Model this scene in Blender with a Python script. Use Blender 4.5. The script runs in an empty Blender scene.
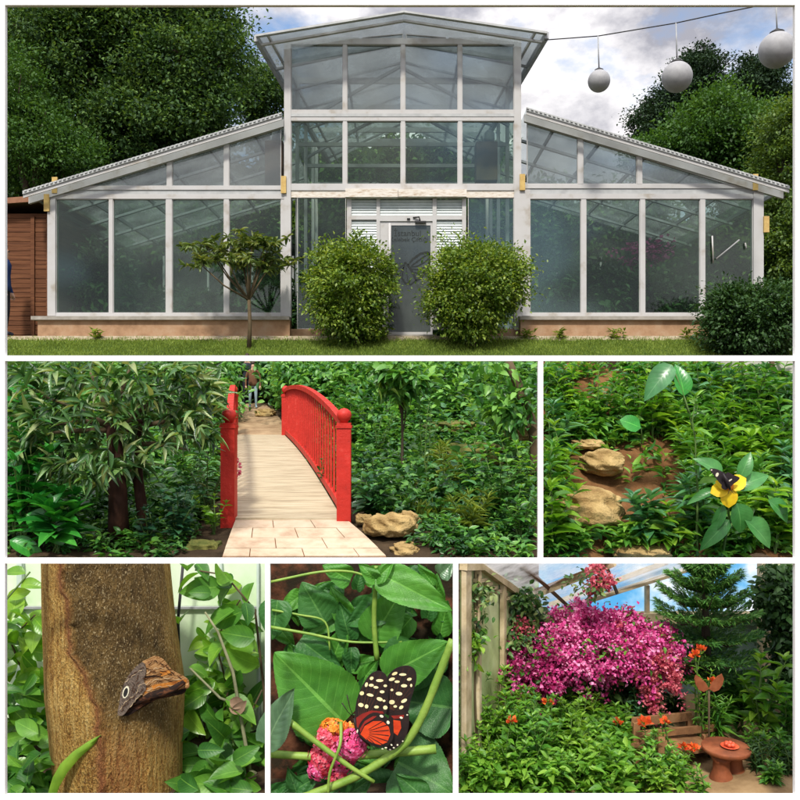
import bpy, math
import numpy as np
from mathutils import Vector, Matrix
R = math.radians
S = bpy.context.scene
COL = S.collection

# ------------------------------------------------------------------ camera, sky, sun, exposure
cam_d = bpy.data.cameras.new('camera'); cam = bpy.data.objects.new('camera', cam_d); COL.objects.link(cam)
cam.location = (0, 0, 0); cam.rotation_euler = (R(90), 0, 0)
cam_d.sensor_fit = 'HORIZONTAL'; cam_d.sensor_width = 36.0; cam_d.lens = 36.0      # focal length = frame width
cam_d.clip_start = 0.05; cam_d.clip_end = 3000
S.camera = cam
S.render.resolution_x = 1024; S.render.resolution_y = 1024
SUN_EL, SUN_AZ = R(52), R(188)          # azimuth clockwise from +Y: behind the camera, a little to the left
W = bpy.data.worlds.new('World'); S.world = W; W.use_nodes = True
nt = W.node_tree; nt.nodes.clear()
def wn(t, **k):
    n = nt.nodes.new(t)
    for a, b in k.items(): setattr(n, a, b)
    return n
wo = wn('ShaderNodeOutputWorld'); bg = wn('ShaderNodeBackground'); sky = wn('ShaderNodeTexSky')
sky.sky_type = 'NISHITA'; sky.sun_disc = False; sky.sun_elevation = SUN_EL; sky.sun_rotation = SUN_AZ
bg.inputs['Strength'].default_value = 0.15
tc = wn('ShaderNodeTexCoord'); mp = wn('ShaderNodeMapping'); mp.inputs['Scale'].default_value = (1, 1, 1.7)
mp.inputs['Location'].default_value = (0.35, 0.0, 0.12)
n1 = wn('ShaderNodeTexNoise'); n1.inputs['Scale'].default_value = 3.1; n1.inputs['Detail'].default_value = 9; n1.inputs['Roughness'].default_value = 0.56
n2 = wn('ShaderNodeTexNoise'); n2.inputs['Scale'].default_value = 7.5; n2.inputs['Detail'].default_value = 8; n2.inputs['Roughness'].default_value = 0.6
r1 = wn('ShaderNodeValToRGB'); r1.color_ramp.elements[0].position = 0.375; r1.color_ramp.elements[1].position = 0.455
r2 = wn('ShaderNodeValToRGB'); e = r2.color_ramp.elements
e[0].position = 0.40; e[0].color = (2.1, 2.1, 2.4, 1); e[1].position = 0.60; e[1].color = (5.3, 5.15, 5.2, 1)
mx = wn('ShaderNodeMix', data_type='RGBA')
L = nt.links.new
L(tc.outputs['Generated'], mp.inputs['Vector']); L(mp.outputs[0], n1.inputs['Vector']); L(mp.outputs[0], n2.inputs['Vector'])
L(n1.outputs['Fac'], r1.inputs[0]); L(n2.outputs['Fac'], r2.inputs[0])
sx = wn('ShaderNodeSeparateXYZ'); L(tc.outputs['Generated'], sx.inputs[0])          # overcast sky is brightest overhead; boosted there, above the view, to add fill
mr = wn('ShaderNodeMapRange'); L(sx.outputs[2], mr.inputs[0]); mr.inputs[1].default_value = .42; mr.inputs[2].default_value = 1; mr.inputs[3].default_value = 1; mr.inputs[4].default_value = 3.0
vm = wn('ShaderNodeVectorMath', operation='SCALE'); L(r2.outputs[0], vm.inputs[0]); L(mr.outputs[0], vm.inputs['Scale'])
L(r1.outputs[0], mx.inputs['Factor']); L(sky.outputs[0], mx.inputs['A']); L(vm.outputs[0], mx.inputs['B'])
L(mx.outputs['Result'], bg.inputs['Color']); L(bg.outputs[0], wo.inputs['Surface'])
sd = bpy.data.lights.new('sun', 'SUN'); sd.energy = 3.1; sd.angle = R(6); sd.color = (1.0, 0.95, 0.86)
sun = bpy.data.objects.new('sun', sd); COL.objects.link(sun)
sv = Vector((math.sin(SUN_AZ)*math.cos(SUN_EL), math.cos(SUN_AZ)*math.cos(SUN_EL), math.sin(SUN_EL)))
sun.rotation_euler = sv.to_track_quat('Z', 'Y').to_euler(); sun.location = sv*60
S.view_settings.view_transform = 'Standard'; S.view_settings.look = 'None'
S.view_settings.exposure = 0.55; S.view_settings.gamma = 1.0; S.view_settings.use_curve_mapping = False
S.render.engine = 'CYCLES'
S.cycles.max_bounces = 7; S.cycles.transparent_max_bounces = 24; S.cycles.diffuse_bounces = 3

# ------------------------------------------------------------------ helpers
def P(px, py, Y): return np.array([(px-400)/800*Y, Y, (400-py)/800*Y])     # a point seen at (px, py) at depth Y
def tagset(o, label=None, cat=None, group=None, kind=None):
    if label: o['label'] = label
    if cat: o['category'] = cat
    if group: o['group'] = group
    if kind: o['kind'] = kind
    return o
def root(name, label, cat, loc=(0, 0, 0), group=None):
    o = bpy.data.objects.new(name, None); COL.objects.link(o); o.location = Vector([float(v) for v in loc]); o.empty_display_size = .2
    return tagset(o, label, cat, group)
def wloc(o):
    v = Vector((0, 0, 0))
    while o is not None: v += o.location; o = o.parent
    return v
def link(name, me, m, parent=None, loc=None):
    o = bpy.data.objects.new(name, me); COL.objects.link(o)
    for mm in (m if isinstance(m, (list, tuple)) else [m]): me.materials.append(mm)
    if parent is not None: off = wloc(parent); o.parent = parent
    else:
        off = Vector([float(v) for v in loc]) if loc is not None else Vector((0, 0, 0)); o.location = off
    if off.length > 0:
        me.transform(Matrix.Translation(-off))
    return o
def copy_tree(o, parent=None):
    c = o.copy(); COL.objects.link(c)
    if parent is not None: c.parent = parent
    for ch in list(o.children): copy_tree(ch, c)
    return c
def basis(d):
    d = np.asarray(d, float); d = d/np.linalg.norm(d)
    a = np.array([0, 0, 1.]) if abs(d[2]) < .95 else np.array([0, 1., 0])
    x = np.cross(d, a); x /= np.linalg.norm(x); return x, np.cross(x, d), d
CLIP = [None]        # the wedge of garden a view may grow into: plants are pruned where they would reach past the boards
class MB:
    def __init__(s): s.v = []; s.f = []; s.m = []; s.mi = 0; s.sm = []; s.smooth = False
    def add(s, vs, fs):
        k = len(s.v); s.v += [tuple(float(c) for c in v) for v in vs]
        for f in fs: s.f.append([k+i for i in f]); s.m.append(s.mi); s.sm.append(s.smooth)
        return s
    def box(s, x0, x1, y0, y1, z0, z1):
        v = [(x, y, z) for z in (z0, z1) for y in (y0, y1) for x in (x0, x1)]
        return s.add(v, [(0, 2, 3, 1), (4, 5, 7, 6), (0, 1, 5, 4), (2, 6, 7, 3), (0, 4, 6, 2), (1, 3, 7, 5)])
    def beam(s, p, q, w, h, up=(0, 0, 1)):
        p = np.array(p, float); q = np.array(q, float); d = q-p; d /= np.linalg.norm(d)
        x = np.cross(d, up); x /= np.linalg.norm(x); z = np.cross(x, d)
        v = [c+x*a*w/2+z*b*h/2 for c in (p, q) for a, b in ((-1, -1), (1, -1), (1, 1), (-1, 1))]
        return s.add(v, [(0, 1, 2, 3), (7, 6, 5, 4), (0, 4, 5, 1), (1, 5, 6, 2), (2, 6, 7, 3), (3, 7, 4, 0)])
    def tube(s, pts, rs, n=8):
        pts = [np.array(p, float) for p in pts]; sm = s.smooth; s.smooth = True
        if CLIP[0] is not None:                 # shoots are pruned at the edge of their wedge too
            x0, x1, y0, y1 = CLIP[0]; ok = [x0 < 400+800*p[0]/p[1] < x1 and 400-800*p[2]/p[1] > y0 for p in pts]
            if ok[0] and not all(ok): k_ = max(2, ok.index(False)); pts = pts[:k_]
            if not ok[1]: pts[1] = pts[0]+(pts[1]-pts[0])*.15
        if not hasattr(rs, '__len__'): rs = [rs]*len(pts)
        vs = []; x = None
        for i, p in enumerate(pts):
            d = pts[min(i+1, len(pts)-1)]-pts[max(i-1, 0)]
            d = d/(np.linalg.norm(d)+1e-9)
            if x is None: x, z, _ = basis(d)
            else:
                x = x-d*np.dot(x, d); x /= np.linalg.norm(x)+1e-9; z = np.cross(x, d)
            vs += [p+rs[i]*(x*math.cos(a)+z*math.sin(a)) for a in np.arange(n)*2*math.pi/n]
        fs = [(i*n+j, i*n+(j+1) % n, (i+1)*n+(j+1) % n, (i+1)*n+j) for i in range(len(pts)-1) for j in range(n)]
        fs += [tuple(range(n-1, -1, -1)), tuple((len(pts)-1)*n+j for j in range(n))]
        s.add(vs, fs); s.smooth = sm; return s
    def lathe(s, c, prof, n=24, axis=(0, 0, 1)):
        c = np.array(c, float); x, z, d = basis(axis)
        return s.tubeR([(c+d*h, r) for r, h in prof], x, z, n)
    def lathe2(s, c, prof, n=24, axis=(0, 0, 1)): return s.lathe(c, [(r, h) for h, r in prof], n, axis)
    def tubeR(s, pr, x, z, n):
        sm = s.smooth; s.smooth = True; vs = []
        for p, r in pr: vs += [p+max(r, 1e-4)*(x*math.cos(a)+z*math.sin(a)) for a in np.arange(n)*2*math.pi/n]
        k = len(pr)
        fs = [(i*n+j, i*n+(j+1) % n, (i+1)*n+(j+1) % n, (i+1)*n+j) for i in range(k-1) for j in range(n)]
        fs += [tuple(range(n-1, -1, -1)), tuple((k-1)*n+j for j in range(n))]
        s.add(vs, fs); s.smooth = sm; return s
    def prism(s, poly, t):            # planar polygon (3d points) extruded by vector t
        t = np.array(t, float); a = [np.array(p, float) for p in poly]; n = len(a)
        vs = a+[p+t for p in a]
        return s.add(vs, [tuple(range(n)), tuple(range(2*n-1, n-1, -1))]+[(i, i+n, (i+1) % n+n, (i+1) % n) for i in range(n)])
    def ring(s, outer, inner, t):
        n = len(outer); t = np.array(t, float)
        o = [np.array(p, float) for p in outer]; i_ = [np.array(p, float) for p in inner]
        vs = o+i_+[p+t for p in o]+[p+t for p in i_]; fs = []
        for k in range(n):
            j = (k+1) % n
            fs += [(k, j, n+j, n+k), (2*n+k, 3*n+k, 3*n+j, 2*n+j), (k, 2*n+k, 2*n+j, j), (n+k, n+j, 3*n+j, 3*n+k)]
        return s.add(vs, fs)
    def grid(s, fn, nu, nv):
        vs = [fn(i/nu, j/nv) for j in range(nv+1) for i in range(nu+1)]
        sm = s.smooth; s.smooth = True
        s.add(vs, [(j*(nu+1)+i, j*(nu+1)+i+1, (j+1)*(nu+1)+i+1, (j+1)*(nu+1)+i) for j in range(nv) for i in range(nu)])
        s.smooth = sm; return s
    def mesh(s, name):
        me = bpy.data.meshes.new(name); me.from_pydata(s.v, [], s.f)
        me.polygons.foreach_set('material_index', s.m); me.polygons.foreach_set('use_smooth', s.sm)
        me.update(); return me
    def build(s, name, m, parent=None, loc=None): return link(name, s.mesh(name), m, parent, loc)

# ---- materials
def new_mat(name):
    m = bpy.data.materials.new(name); m.use_nodes = True; t = m.node_tree
    b = t.nodes['Principled BSDF']; return m, t, b
def N(t, ty, **k):
    n = t.nodes.new(ty)
    for a, v in k.items():
        if a in n.inputs: n.inputs[a].default_value = v
        else: setattr(n, a, v)
    return n
def c4(c): return (c[0], c[1], c[2], 1)
def ramp(t, stops, fac=None, interp='LINEAR'):
    r = t.nodes.new('ShaderNodeValToRGB'); r.color_ramp.interpolation = interp; el = r.color_ramp.elements
    el[0].position = stops[0][0]; el[0].color = c4(stops[0][1]); el[1].position = stops[-1][0]; el[1].color = c4(stops[-1][1])
    for p_, c_ in stops[1:-1]:
        q = el.new(p_); q.color = c4(c_)
    if fac is not None: t.links.new(fac, r.inputs[0])
    return r
def mat(name, stops, scale=4, rough=.6, spec=.5, bump=0, bscale=None, detail=6, metal=0, stretch=(1, 1, 1), dist=.02, emis=None):
    m, t, b = new_mat(name); tcn = t.nodes.new('ShaderNodeTexCoord'); mpn = N(t, 'ShaderNodeMapping'); mpn.inputs['Scale'].default_value = stretch
    t.links.new(tcn.outputs['Object'], mpn.inputs['Vector'])
    nz = N(t, 'ShaderNodeTexNoise', Scale=scale, Detail=detail, Roughness=.6); t.links.new(mpn.outputs[0], nz.inputs['Vector'])
    if len(stops[0]) == 3: stops = [(.3, stops[0]), (.7, stops[1])] if len(stops) == 2 else [(.25+.5*i/(len(stops)-1), c) for i, c in enumerate(stops)]
    r = ramp(t, stops, nz.outputs['Fac']); t.links.new(r.outputs[0], b.inputs['Base Color'])
    b.inputs['Roughness'].default_value = rough; b.inputs['Specular IOR Level'].default_value = spec; b.inputs['Metallic'].default_value = metal
    if bump:
        nb = N(t, 'ShaderNodeTexNoise', Scale=bscale or scale*4, Detail=6, Roughness=.6); t.links.new(mpn.outputs[0], nb.inputs['Vector'])
        bp = N(t, 'ShaderNodeBump', Strength=bump, Distance=dist); t.links.new(nb.outputs['Fac'], bp.inputs['Height']); t.links.new(bp.outputs[0], b.inputs['Normal'])
    return m
def leaf_mat(name, cols, transl=.3, rough=.45, spec=.4, vein=0, clump=1.2, wax=0):
    m, t, b = new_mat(name); g = N(t, 'ShaderNodeNewGeometry'); tcn = N(t, 'ShaderNodeTexCoord')
    nz = N(t, 'ShaderNodeTexNoise', Scale=clump, Detail=3); t.links.new(tcn.outputs['Object'], nz.inputs['Vector'])
    ad = N(t, 'ShaderNodeMath', operation='MULTIPLY_ADD'); t.links.new(nz.outputs['Fac'], ad.inputs[0]); ad.inputs[1].default_value = 1.3; ad.inputs[2].default_value = -.65
    ad2 = N(t, 'ShaderNodeMath', operation='ADD', use_clamp=True); t.links.new(ad.outputs[0], ad2.inputs[0]); t.links.new(g.outputs['Random Per Island'], ad2.inputs[1])
    k = len(cols); r = ramp(t, [((i+.0)/(k-1), c) for i, c in enumerate(cols)], ad2.outputs[0]); colo = r.outputs[0]
    if vein:
        uv = t.nodes.new('ShaderNodeUVMap'); sp = t.nodes.new('ShaderNodeSeparateXYZ'); t.links.new(uv.outputs[0], sp.inputs[0])
        def M(op, a, b_=None, c_=None):
            n = N(t, 'ShaderNodeMath', operation=op)
            for i, q in enumerate((a, b_, c_)):
                if q is None: continue
                if isinstance(q, (int, float)): n.inputs[i].default_value = q
                else: t.links.new(q, n.inputs[i])
            return n.outputs[0]
        au = M('ABSOLUTE', M('SUBTRACT', sp.outputs[0], .5))
        mid = M('LESS_THAN', au, .022)
        ph = M('MULTIPLY', M('SUBTRACT', sp.outputs[1], M('MULTIPLY', au, .55)), 9.0)
        tri = M('ABSOLUTE', M('SUBTRACT', M('FRACT', ph), .5))
        side = M('LESS_THAN', tri, .035)
        vv = M('MAXIMUM', mid, M('MULTIPLY', side, .4)); vv2 = M('MULTIPLY', vv, vein)
        mxn = N(t, 'ShaderNodeMix', data_type='RGBA'); t.links.new(vv2, mxn.inputs['Factor']); t.links.new(colo, mxn.inputs['A'])
        lc = cols[-1]; mxn.inputs['B'].default_value = (min(1, lc[0]*1.6+.06), min(1, lc[1]*1.5+.08), min(1, lc[2]*1.6+.03), 1); colo = mxn.outputs['Result']
        vo = N(t, 'ShaderNodeTexVoronoi', Scale=wax or 70, feature='DISTANCE_TO_EDGE'); t.links.new(tcn.outputs['Object'], vo.inputs['Vector']); nf = N(t, 'ShaderNodeTexNoise', Scale=9, Detail=5); t.links.new(tcn.outputs['Object'], nf.inputs['Vector'])
        bp = N(t, 'ShaderNodeBump', Strength=.26 if wax else .12, Distance=.010, invert=True); hh = M('ADD', M('MULTIPLY', M('MAXIMUM', mid, M('SUBTRACT', 1, M('MULTIPLY', tri, 3))), .5), M('ADD', M('MULTIPLY', M('MINIMUM', vo.outputs['Distance'], .25), -1.6 if wax else 0), nf.outputs['Fac'])); t.links.new(hh, bp.inputs['Height'])
        hv = N(t, 'ShaderNodeMix', data_type='RGBA', blend_type='MULTIPLY'); hv.inputs['Factor'].default_value = .55; rv = ramp(t, [(.3, (.45, .5, .45)), (.65, (1.1, 1.1, 1.05))], nf.outputs['Fac']); t.links.new(colo, hv.inputs['A']); t.links.new(rv.outputs[0], hv.inputs['B']); colo = hv.outputs['Result']; t.links.new(bp.outputs[0], b.inputs['Normal'])
    t.links.new(colo, b.inputs['Base Color']); b.inputs['Roughness'].default_value = rough; b.inputs['Specular IOR Level'].default_value = spec
    tr = t.nodes.new('ShaderNodeBsdfTranslucent'); gm = N(t, 'ShaderNodeMix', data_type='RGBA', blend_type='MULTIPLY'); gm.inputs['Factor'].default_value = 1
    t.links.new(colo, gm.inputs['A']); gm.inputs['B'].default_value = (1.5, 1.35, .6, 1) if cols[-1][1] > cols[-1][0]*.9 else (1.2, .9, 1.1, 1); t.links.new(gm.outputs['Result'], tr.inputs[0])
    ms = N(t, 'ShaderNodeMixShader'); ms.inputs[0].default_value = transl
    t.links.new(b.outputs[0], ms.inputs[1]); t.links.new(tr.outputs[0], ms.inputs[2]); t.links.new(ms.outputs[0], t.nodes['Material Output'].inputs['Surface'])
    return m
def glass_mat(name, tint=(.75, .85, .8), dust_haze=.2, dust_haze_col=(.5, .56, .54), gloss=.09, scale=.9, seed=0):
    m, t, b = new_mat(name); t.nodes.remove(b); out = t.nodes['Material Output']
    tr = N(t, 'ShaderNodeBsdfTransparent'); tr.inputs[0].default_value = c4(tint)
    gl = N(t, 'ShaderNodeBsdfGlossy'); gl.inputs['Roughness'].default_value = .06; gl.inputs[0].default_value = (.9, .93, .93, 1)
    df = N(t, 'ShaderNodeBsdfDiffuse'); df.inputs[0].default_value = c4(dust_haze_col); tl = N(t, 'ShaderNodeBsdfTranslucent'); tl.inputs[0].default_value = c4(dust_haze_col)
    dm = N(t, 'ShaderNodeMixShader'); dm.inputs[0].default_value = .5; t.links.new(df.outputs[0], dm.inputs[1]); t.links.new(tl.outputs[0], dm.inputs[2])
    tcn = t.nodes.new('ShaderNodeTexCoord'); mpn = N(t, 'ShaderNodeMapping'); mpn.inputs['Location'].default_value = (seed*3.1, 0, seed); mpn.inputs['Scale'].default_value = (1, 1, .6)
    t.links.new(tcn.outputs['Object'], mpn.inputs['Vector']); nz = N(t, 'ShaderNodeTexNoise', Scale=scale, Detail=7, Roughness=.62); t.links.new(mpn.outputs[0], nz.inputs['Vector'])
    r = ramp(t, [(.35, (dust_haze*.25,)*3), (.52, (dust_haze,)*3), (.75, (min(1, dust_haze*2.4),)*3)], nz.outputs['Fac'])
    m1 = N(t, 'ShaderNodeMixShader'); m1.inputs[0].default_value = gloss; t.links.new(tr.outputs[0], m1.inputs[1]); t.links.new(gl.outputs[0], m1.inputs[2])
    m2 = N(t, 'ShaderNodeMixShader'); t.links.new(r.outputs[0], m2.inputs[0]); t.links.new(m1.outputs[0], m2.inputs[1]); t.links.new(dm.outputs[0], m2.inputs[2])
    t.links.new(m2.outputs[0], out.inputs['Surface']); return m

# ---- leaves
def tmpl(shape='oval', rows=4, droop=.25, fold=.12):
    W_ = {'oval': lambda v: math.sin(math.pi*v**.8)**.8, 'lance': lambda v: math.sin(math.pi*v**.62)**1.0*(1-.15*v), 'heart': lambda v: (math.sin(math.pi*min(1, v*.94+.06)**.55))**.8,
          'round': lambda v: math.sin(math.pi*(.06+.94*v))**.55}[shape]
    vs = []; uv = []
    for i in range(rows+1):
        v = i/rows; w = .5*W_(min(max(v, .0), 1)) if 0 < v < 1 else 0.012
        z = -droop*v*v
        for a in (-1, 0, 1): vs.append((a*w, v*(1-.12*droop*v), z+(fold*abs(a)*w*2))); uv.append((.5+a*.5*(w*1.0 if False else 1), v))
    fs = [(i*3+j, i*3+j+1, i*3+j+4, i*3+j+3) for i in range(rows) for j in (0, 1)]
    return np.array(vs, np.float32), np.array(fs), np.array(uv, np.float32)
T_S = (np.array([(0, 0, 0), (.5, .5, .1), (0, 1, -.12), (-.5, .5, .1)], np.float32), np.array([(0, 1, 2, 3)]), np.array([(.5, 0), (1, .5), (.5, 1), (0, .5)], np.float32))
T_M = tmpl('oval', 4); T_L = tmpl('lance', 4, .3); T_H = tmpl('heart', 6, .3, .1); T_R = tmpl('round', 5, .15, .05); T_B = tmpl('oval', 8, .35, .14)
def unit(a): return a/(np.linalg.norm(a, axis=-1, keepdims=True)+1e-9)
def inwedge(p):
    x0, x1, y0, y1 = CLIP[0]; px = 400+800*p[..., 0]/p[..., 1]; py = 400-800*p[..., 2]/p[..., 1]
    return (px > x0) & (px < x1) & (py > y0) & (py < y1) & (p[..., 1] > 6.12)
def leaves(name, m, pos, d, up, ln, wd=.45, T=T_M, parent=None, loc=None, smooth=False):
    pos = np.asarray(pos, np.float32).reshape(-1, 3); n = len(pos)
    d = unit(np.broadcast_to(np.asarray(d, np.float32), (n, 3))); up = np.broadcast_to(np.asarray(up, np.float32), (n, 3))
    if CLIP[0] is not None:
        ln = np.broadcast_to(np.asarray(ln, np.float32), (n,)); wd = np.broadcast_to(np.asarray(wd, np.float32), (n,))
        sx = unit(np.cross(d, up))*(ln*wd*.5)[:, None]; md = pos+d*(ln*.5)[:, None]
        k = inwedge(pos) & inwedge(pos+d*ln[:, None]) & inwedge(md+sx) & inwedge(md-sx)
        if k.sum() == 0: k[0] = True
        pos, d, up, ln, wd = pos[k], d[k], up[k], ln[k], wd[k]; n = len(pos)
    x = unit(np.cross(d, up)); z = np.cross(x, d); ln = np.broadcast_to(np.asarray(ln, np.float32), (n,)); wd = np.broadcast_to(np.asarray(wd, np.float32), (n,))
    tv, tf, tu = T; k = len(tv); q = tf.shape[1]
    V = pos[:, None]+ln[:, None, None]*(tv[None, :, 0:1]*wd[:, None, None]*x[:, None]+tv[None, :, 1:2]*d[:, None]+tv[None, :, 2:3]*z[:, None])
    F = (tf[None]+(np.arange(n)*k)[:, None, None]).reshape(-1, q)
    me = bpy.data.meshes.new(name); me.vertices.add(n*k); me.vertices.foreach_set('co', V.reshape(-1).astype(np.float32))
    me.loops.add(F.size); me.loops.foreach_set('vertex_index', F.reshape(-1).astype(np.int32))
    me.polygons.add(len(F)); me.polygons.foreach_set('loop_start', (np.arange(len(F))*q).astype(np.int32))
    uvl = me.uv_layers.new(name='UVMap'); me.update(calc_edges=True)
    UV = np.tile(tu[tf.reshape(-1)], (n, 1)); uvl.data.foreach_set('uv', UV.reshape(-1))
    if smooth: me.polygons.foreach_set('use_smooth', np.ones(len(F), bool))
    return link(name, me, m, parent, loc)
def rdir(rng, n): return unit(rng.normal(size=(n, 3)))
def blob_points(rng, lobes, nclump, per, spread, shell=.75):
    """leaf positions in clumps spread through ellipsoid lobes [(cx,cy,cz,rx,ry,rz)]"""
    lo = np.array(lobes, float); vol = (lo[:, 3]*lo[:, 4]*lo[:, 5])**.67; ch = rng.choice(len(lo), nclump, p=vol/vol.sum())
    dd = rdir(rng, nclump); rr = shell+(1-shell)*rng.random(nclump); rr *= 1+.12*rng.normal(size=nclump)
    inner = rng.random(nclump) < .25; rr[inner] *= rng.random(inner.sum())
    c = lo[ch, :3]+dd*lo[ch, 3:]*rr[:, None]
    sz = spread*(.6+.8*rng.random(nclump))
    g = rng.normal(size=(nclump, per, 3))*np.array([1, 1, .6])
    p = c[:, None]+g*sz[:, None, None]
    out = unit(np.repeat(dd[:, None], per, 1)*.8+rng.normal(size=(nclump, per, 3))*.7+np.array([0, 0, -.15]))
    return p.reshape(-1, 3), out.reshape(-1, 3)
def crown(name, m, lobes, nclump, per, spread, ln, wd=.5, T=T_S, parent=None, loc=None, seed=0, shell=.75):
    rng = np.random.default_rng(seed); p, o = blob_points(rng, lobes, nclump, per, spread, shell)
    up = rdir(rng, len(p))*.7+np.array([0, -.15, .9]); return leaves(name, m, p, o, up, ln*(.6+.8*rng.random(len(p))), wd, T, parent, loc)
def wiggle(rng, p, q, n, amp):
    p = np.array(p, float); q = np.array(q, float); t = np.linspace(0, 1, n)[:, None]
    w = rng.normal(size=(n, 3))*amp; w[0] = 0; w = w*np.sin(np.pi*np.clip(t, 0, 1)*.5+.0)
    return p+(q-p)*t+w
def tree(name, label, cat, base, lobes, m_leaf, m_bark, r=.25, nclump=300, per=60, spread=.5, ln=.25, wd=.5, T=T_S, seed=1, group=None, top=None, limbs=True, shell=.72):
    rng = np.random.default_rng(seed); t = root(name, label, cat, base, group); base = np.array(base, float)
    lo = np.array(lobes, float); c = lo[:, :3].mean(0) if top is None else np.array(top, float)
    tk = MB(); pts = wiggle(rng, base, c, 7, r*.35); tk.tube(pts, [r*(1.25 if i == 0 else 1-.75*i/6) for i in range(7)], 10); tk.build('trunk', m_bark, t)
    if limbs:
        for i, l in enumerate(lo[:8]):
            k = MB(); s = pts[3+(i % 3)]; e_ = l[:3]+rdir(rng, 1)[0]*l[3:]*.3; pp = wiggle(rng, s, e_, 6, r*.5); k.tube(pp, [r*.5*(1-.8*j/5) for j in range(6)], 7)
            for q in range(5):
                a = pp[2+q % 4]; b_ = l[:3]+rdir(rng, 1)[0]*l[3:]*.8; k.tube(wiggle(rng, a, b_, 4, r*.3), [r*.18, r*.13, r*.08, r*.03], 5)
            k.build('limb', m_bark, t)
    crown('crown', m_leaf, lobes, nclump, per, spread, ln, wd, T, t, None, seed, shell); return t
def rosettes(rng, pos, h, k, ln, el=(.1, 1.0)):
    """low plants: k leaves radiating round each point, spread over height h; returns p, d, up, len"""
    n = len(pos); az = rng.random((n, k))*6.283; e_ = el[0]+(el[1]-el[0])*rng.random((n, k)); hh = np.broadcast_to(np.asarray(h, float), (n,))[:, None]*rng.random((n, k))
    p = pos[:, None]+np.stack([np.cos(az)*.1*ln, np.sin(az)*.1*ln, hh], -1)
    d = np.stack([np.cos(az)*np.cos(e_), np.sin(az)*np.cos(e_), np.sin(e_)], -1)
    return p.reshape(-1, 3), d.reshape(-1, 3), np.array([0, 0, 1.]), ln*(.5+.8*rng.random(n*k))
def stem_plant(name, label, cat, base, h, m_leaf, m_stem, nstem=3, npair=7, ln=.2, wd=.42, T=T_L, spread=.25, lean=(0, 0), seed=0, group=None, r=.012, start=.25, el=.25, smooth=False, flower=None):
    rng = np.random.default_rng(seed); t = root(name, label, cat, base, group); base = np.array(base, float); st = MB(); ps = []; ds = []; ls = []; tips = []
    for i in range(nstem):
        az = rng.random()*6.283; hh = h*(.65+.35*rng.random()) if i else h
        tip = base+np.array([lean[0]*hh+math.cos(az)*spread*hh*(i > 0), lean[1]*hh+math.sin(az)*spread*hh*(i > 0), hh]); n = 8
        tt = np.linspace(0, 1, n)[:, None]; mid = base+(tip-base)*tt+np.array([math.cos(az), math.sin(az), 0])*(-.12*hh)*np.sin(np.pi*tt)*spread*2+rng.normal(size=(n, 3))*.008*hh
        mid[0] = base+rng.normal(size=3)*np.array([1, 1, 0])*r*2
        st.tube(mid, [r*(1-.65*j/(n-1)) for j in range(n)], 5); tips.append(mid[-1]); az0 = rng.random()*3
        for j in range(npair):
            f = start+(1-start)*(j+.5)/npair; q = mid[0]*0+np.array([np.interp(f, tt[:, 0], mid[:, c]) for c in range(3)])
            for sgn in (0, math.pi):
                a = az0+j*1.45+sgn+rng.normal()*.25; ee = el+.5*f*rng.random()+rng.normal()*.15
                ps.append(q); ds.append((math.cos(a)*math.cos(ee), math.sin(a)*math.cos(ee), math.sin(ee))); ls.append(ln*(1.15-.5*f)*(.75+.5*rng.random()))
        for a in np.arange(4)*1.57+rng.random(): ps.append(mid[-1]); ds.append((math.cos(a)*.6, math.sin(a)*.6, .8)); ls.append(ln*.5)
    st.build('stem', m_stem, t)
    leaves('foliage', m_leaf, ps, ds, np.array([0, 0, 1.])+.25*rng.normal(size=(len(ps), 3)), ls, wd, T, t, smooth=smooth)
    if flower is not None:
        for tp in tips[:flower[2]]:
            cp, o = [], []
            nf = 26; dd = rdir(rng, nf); dd[:, 2] = abs(dd[:, 2]); leaves('flower_head', flower[0], tp+dd*flower[1]*.25, dd, rdir(rng, nf), flower[1]*(.5+.4*rng.random(nf)), .7, T_S, t)
    return t
# ------------------------------------------------------------------ materials
GR = lambda *a: leaf_mat(*a)
M = {}
M['white'] = mat('white_frame_paint', [(.0, (.20, .15, .10)), (.33, (.33, .30, .26)), (.45, (.43, .42, .41)), (1, (.50, .50, .51))], 1.6, .5, .4, .08, 30)
M['lattice'] = mat('white_board_paint', [(.80, .80, .79), (.86, .86, .86)], 3, .55, .3, .05, 40)
M['fascia'] = mat('grey_white_fascia', [(.30, .31, .31), (.45, .46, .46)], 3, .55, .4, .1, 20)
M['galv'] = mat('dull_aluminium', [(.24, .25, .26), (.36, .37, .38)], 5, .45, .5, .05, 20)
M['worn_wood'] = mat('worn_pale_wood', [(.34, .22, .12), (.62, .57, .50), (.70, .68, .64)], 6, .75, .3, .3, 30, stretch=(1, 1, 5))
M['ochre_wood'] = mat('ochre_raw_wood', [(.42, .27, .09), (.58, .42, .16)], 8, .8, .2, .3)
M['glassA'] = glass_mat('green_tinted_glass', (.74, .83, .77), .035, (.14, .21, .165), .045, .7, 1)
M['glassB'] = glass_mat('milky_green_glass', (.72, .82, .76), .085, (.19, .28, .24), .05, .8, 2)
M['glassD'] = glass_mat('inner_glass', (.72, .80, .72), .02, (.14, .18, .14), .02, .8, 2)
M['glassC'] = glass_mat('upper_glass', (.74, .78, .77), .19, (.30, .33, .33), .12, .5, 3)  # extra pale haze in this glass stands in for sky reflections
M['polycarb'] = glass_mat('clear_roof_sheet', (.84, .87, .87), .16, (.55, .57, .58), .04, .8, 4)
M['roofsheet'] = glass_mat('grey_roof_sheet', (.70, .74, .75), .50, (.42, .44, .45), .04, .8, 4)
M['frost'] = glass_mat('frosted_door_glass', (.30, .34, .34), .55, (.20, .23, .22), .05, .35, 5)
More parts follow.
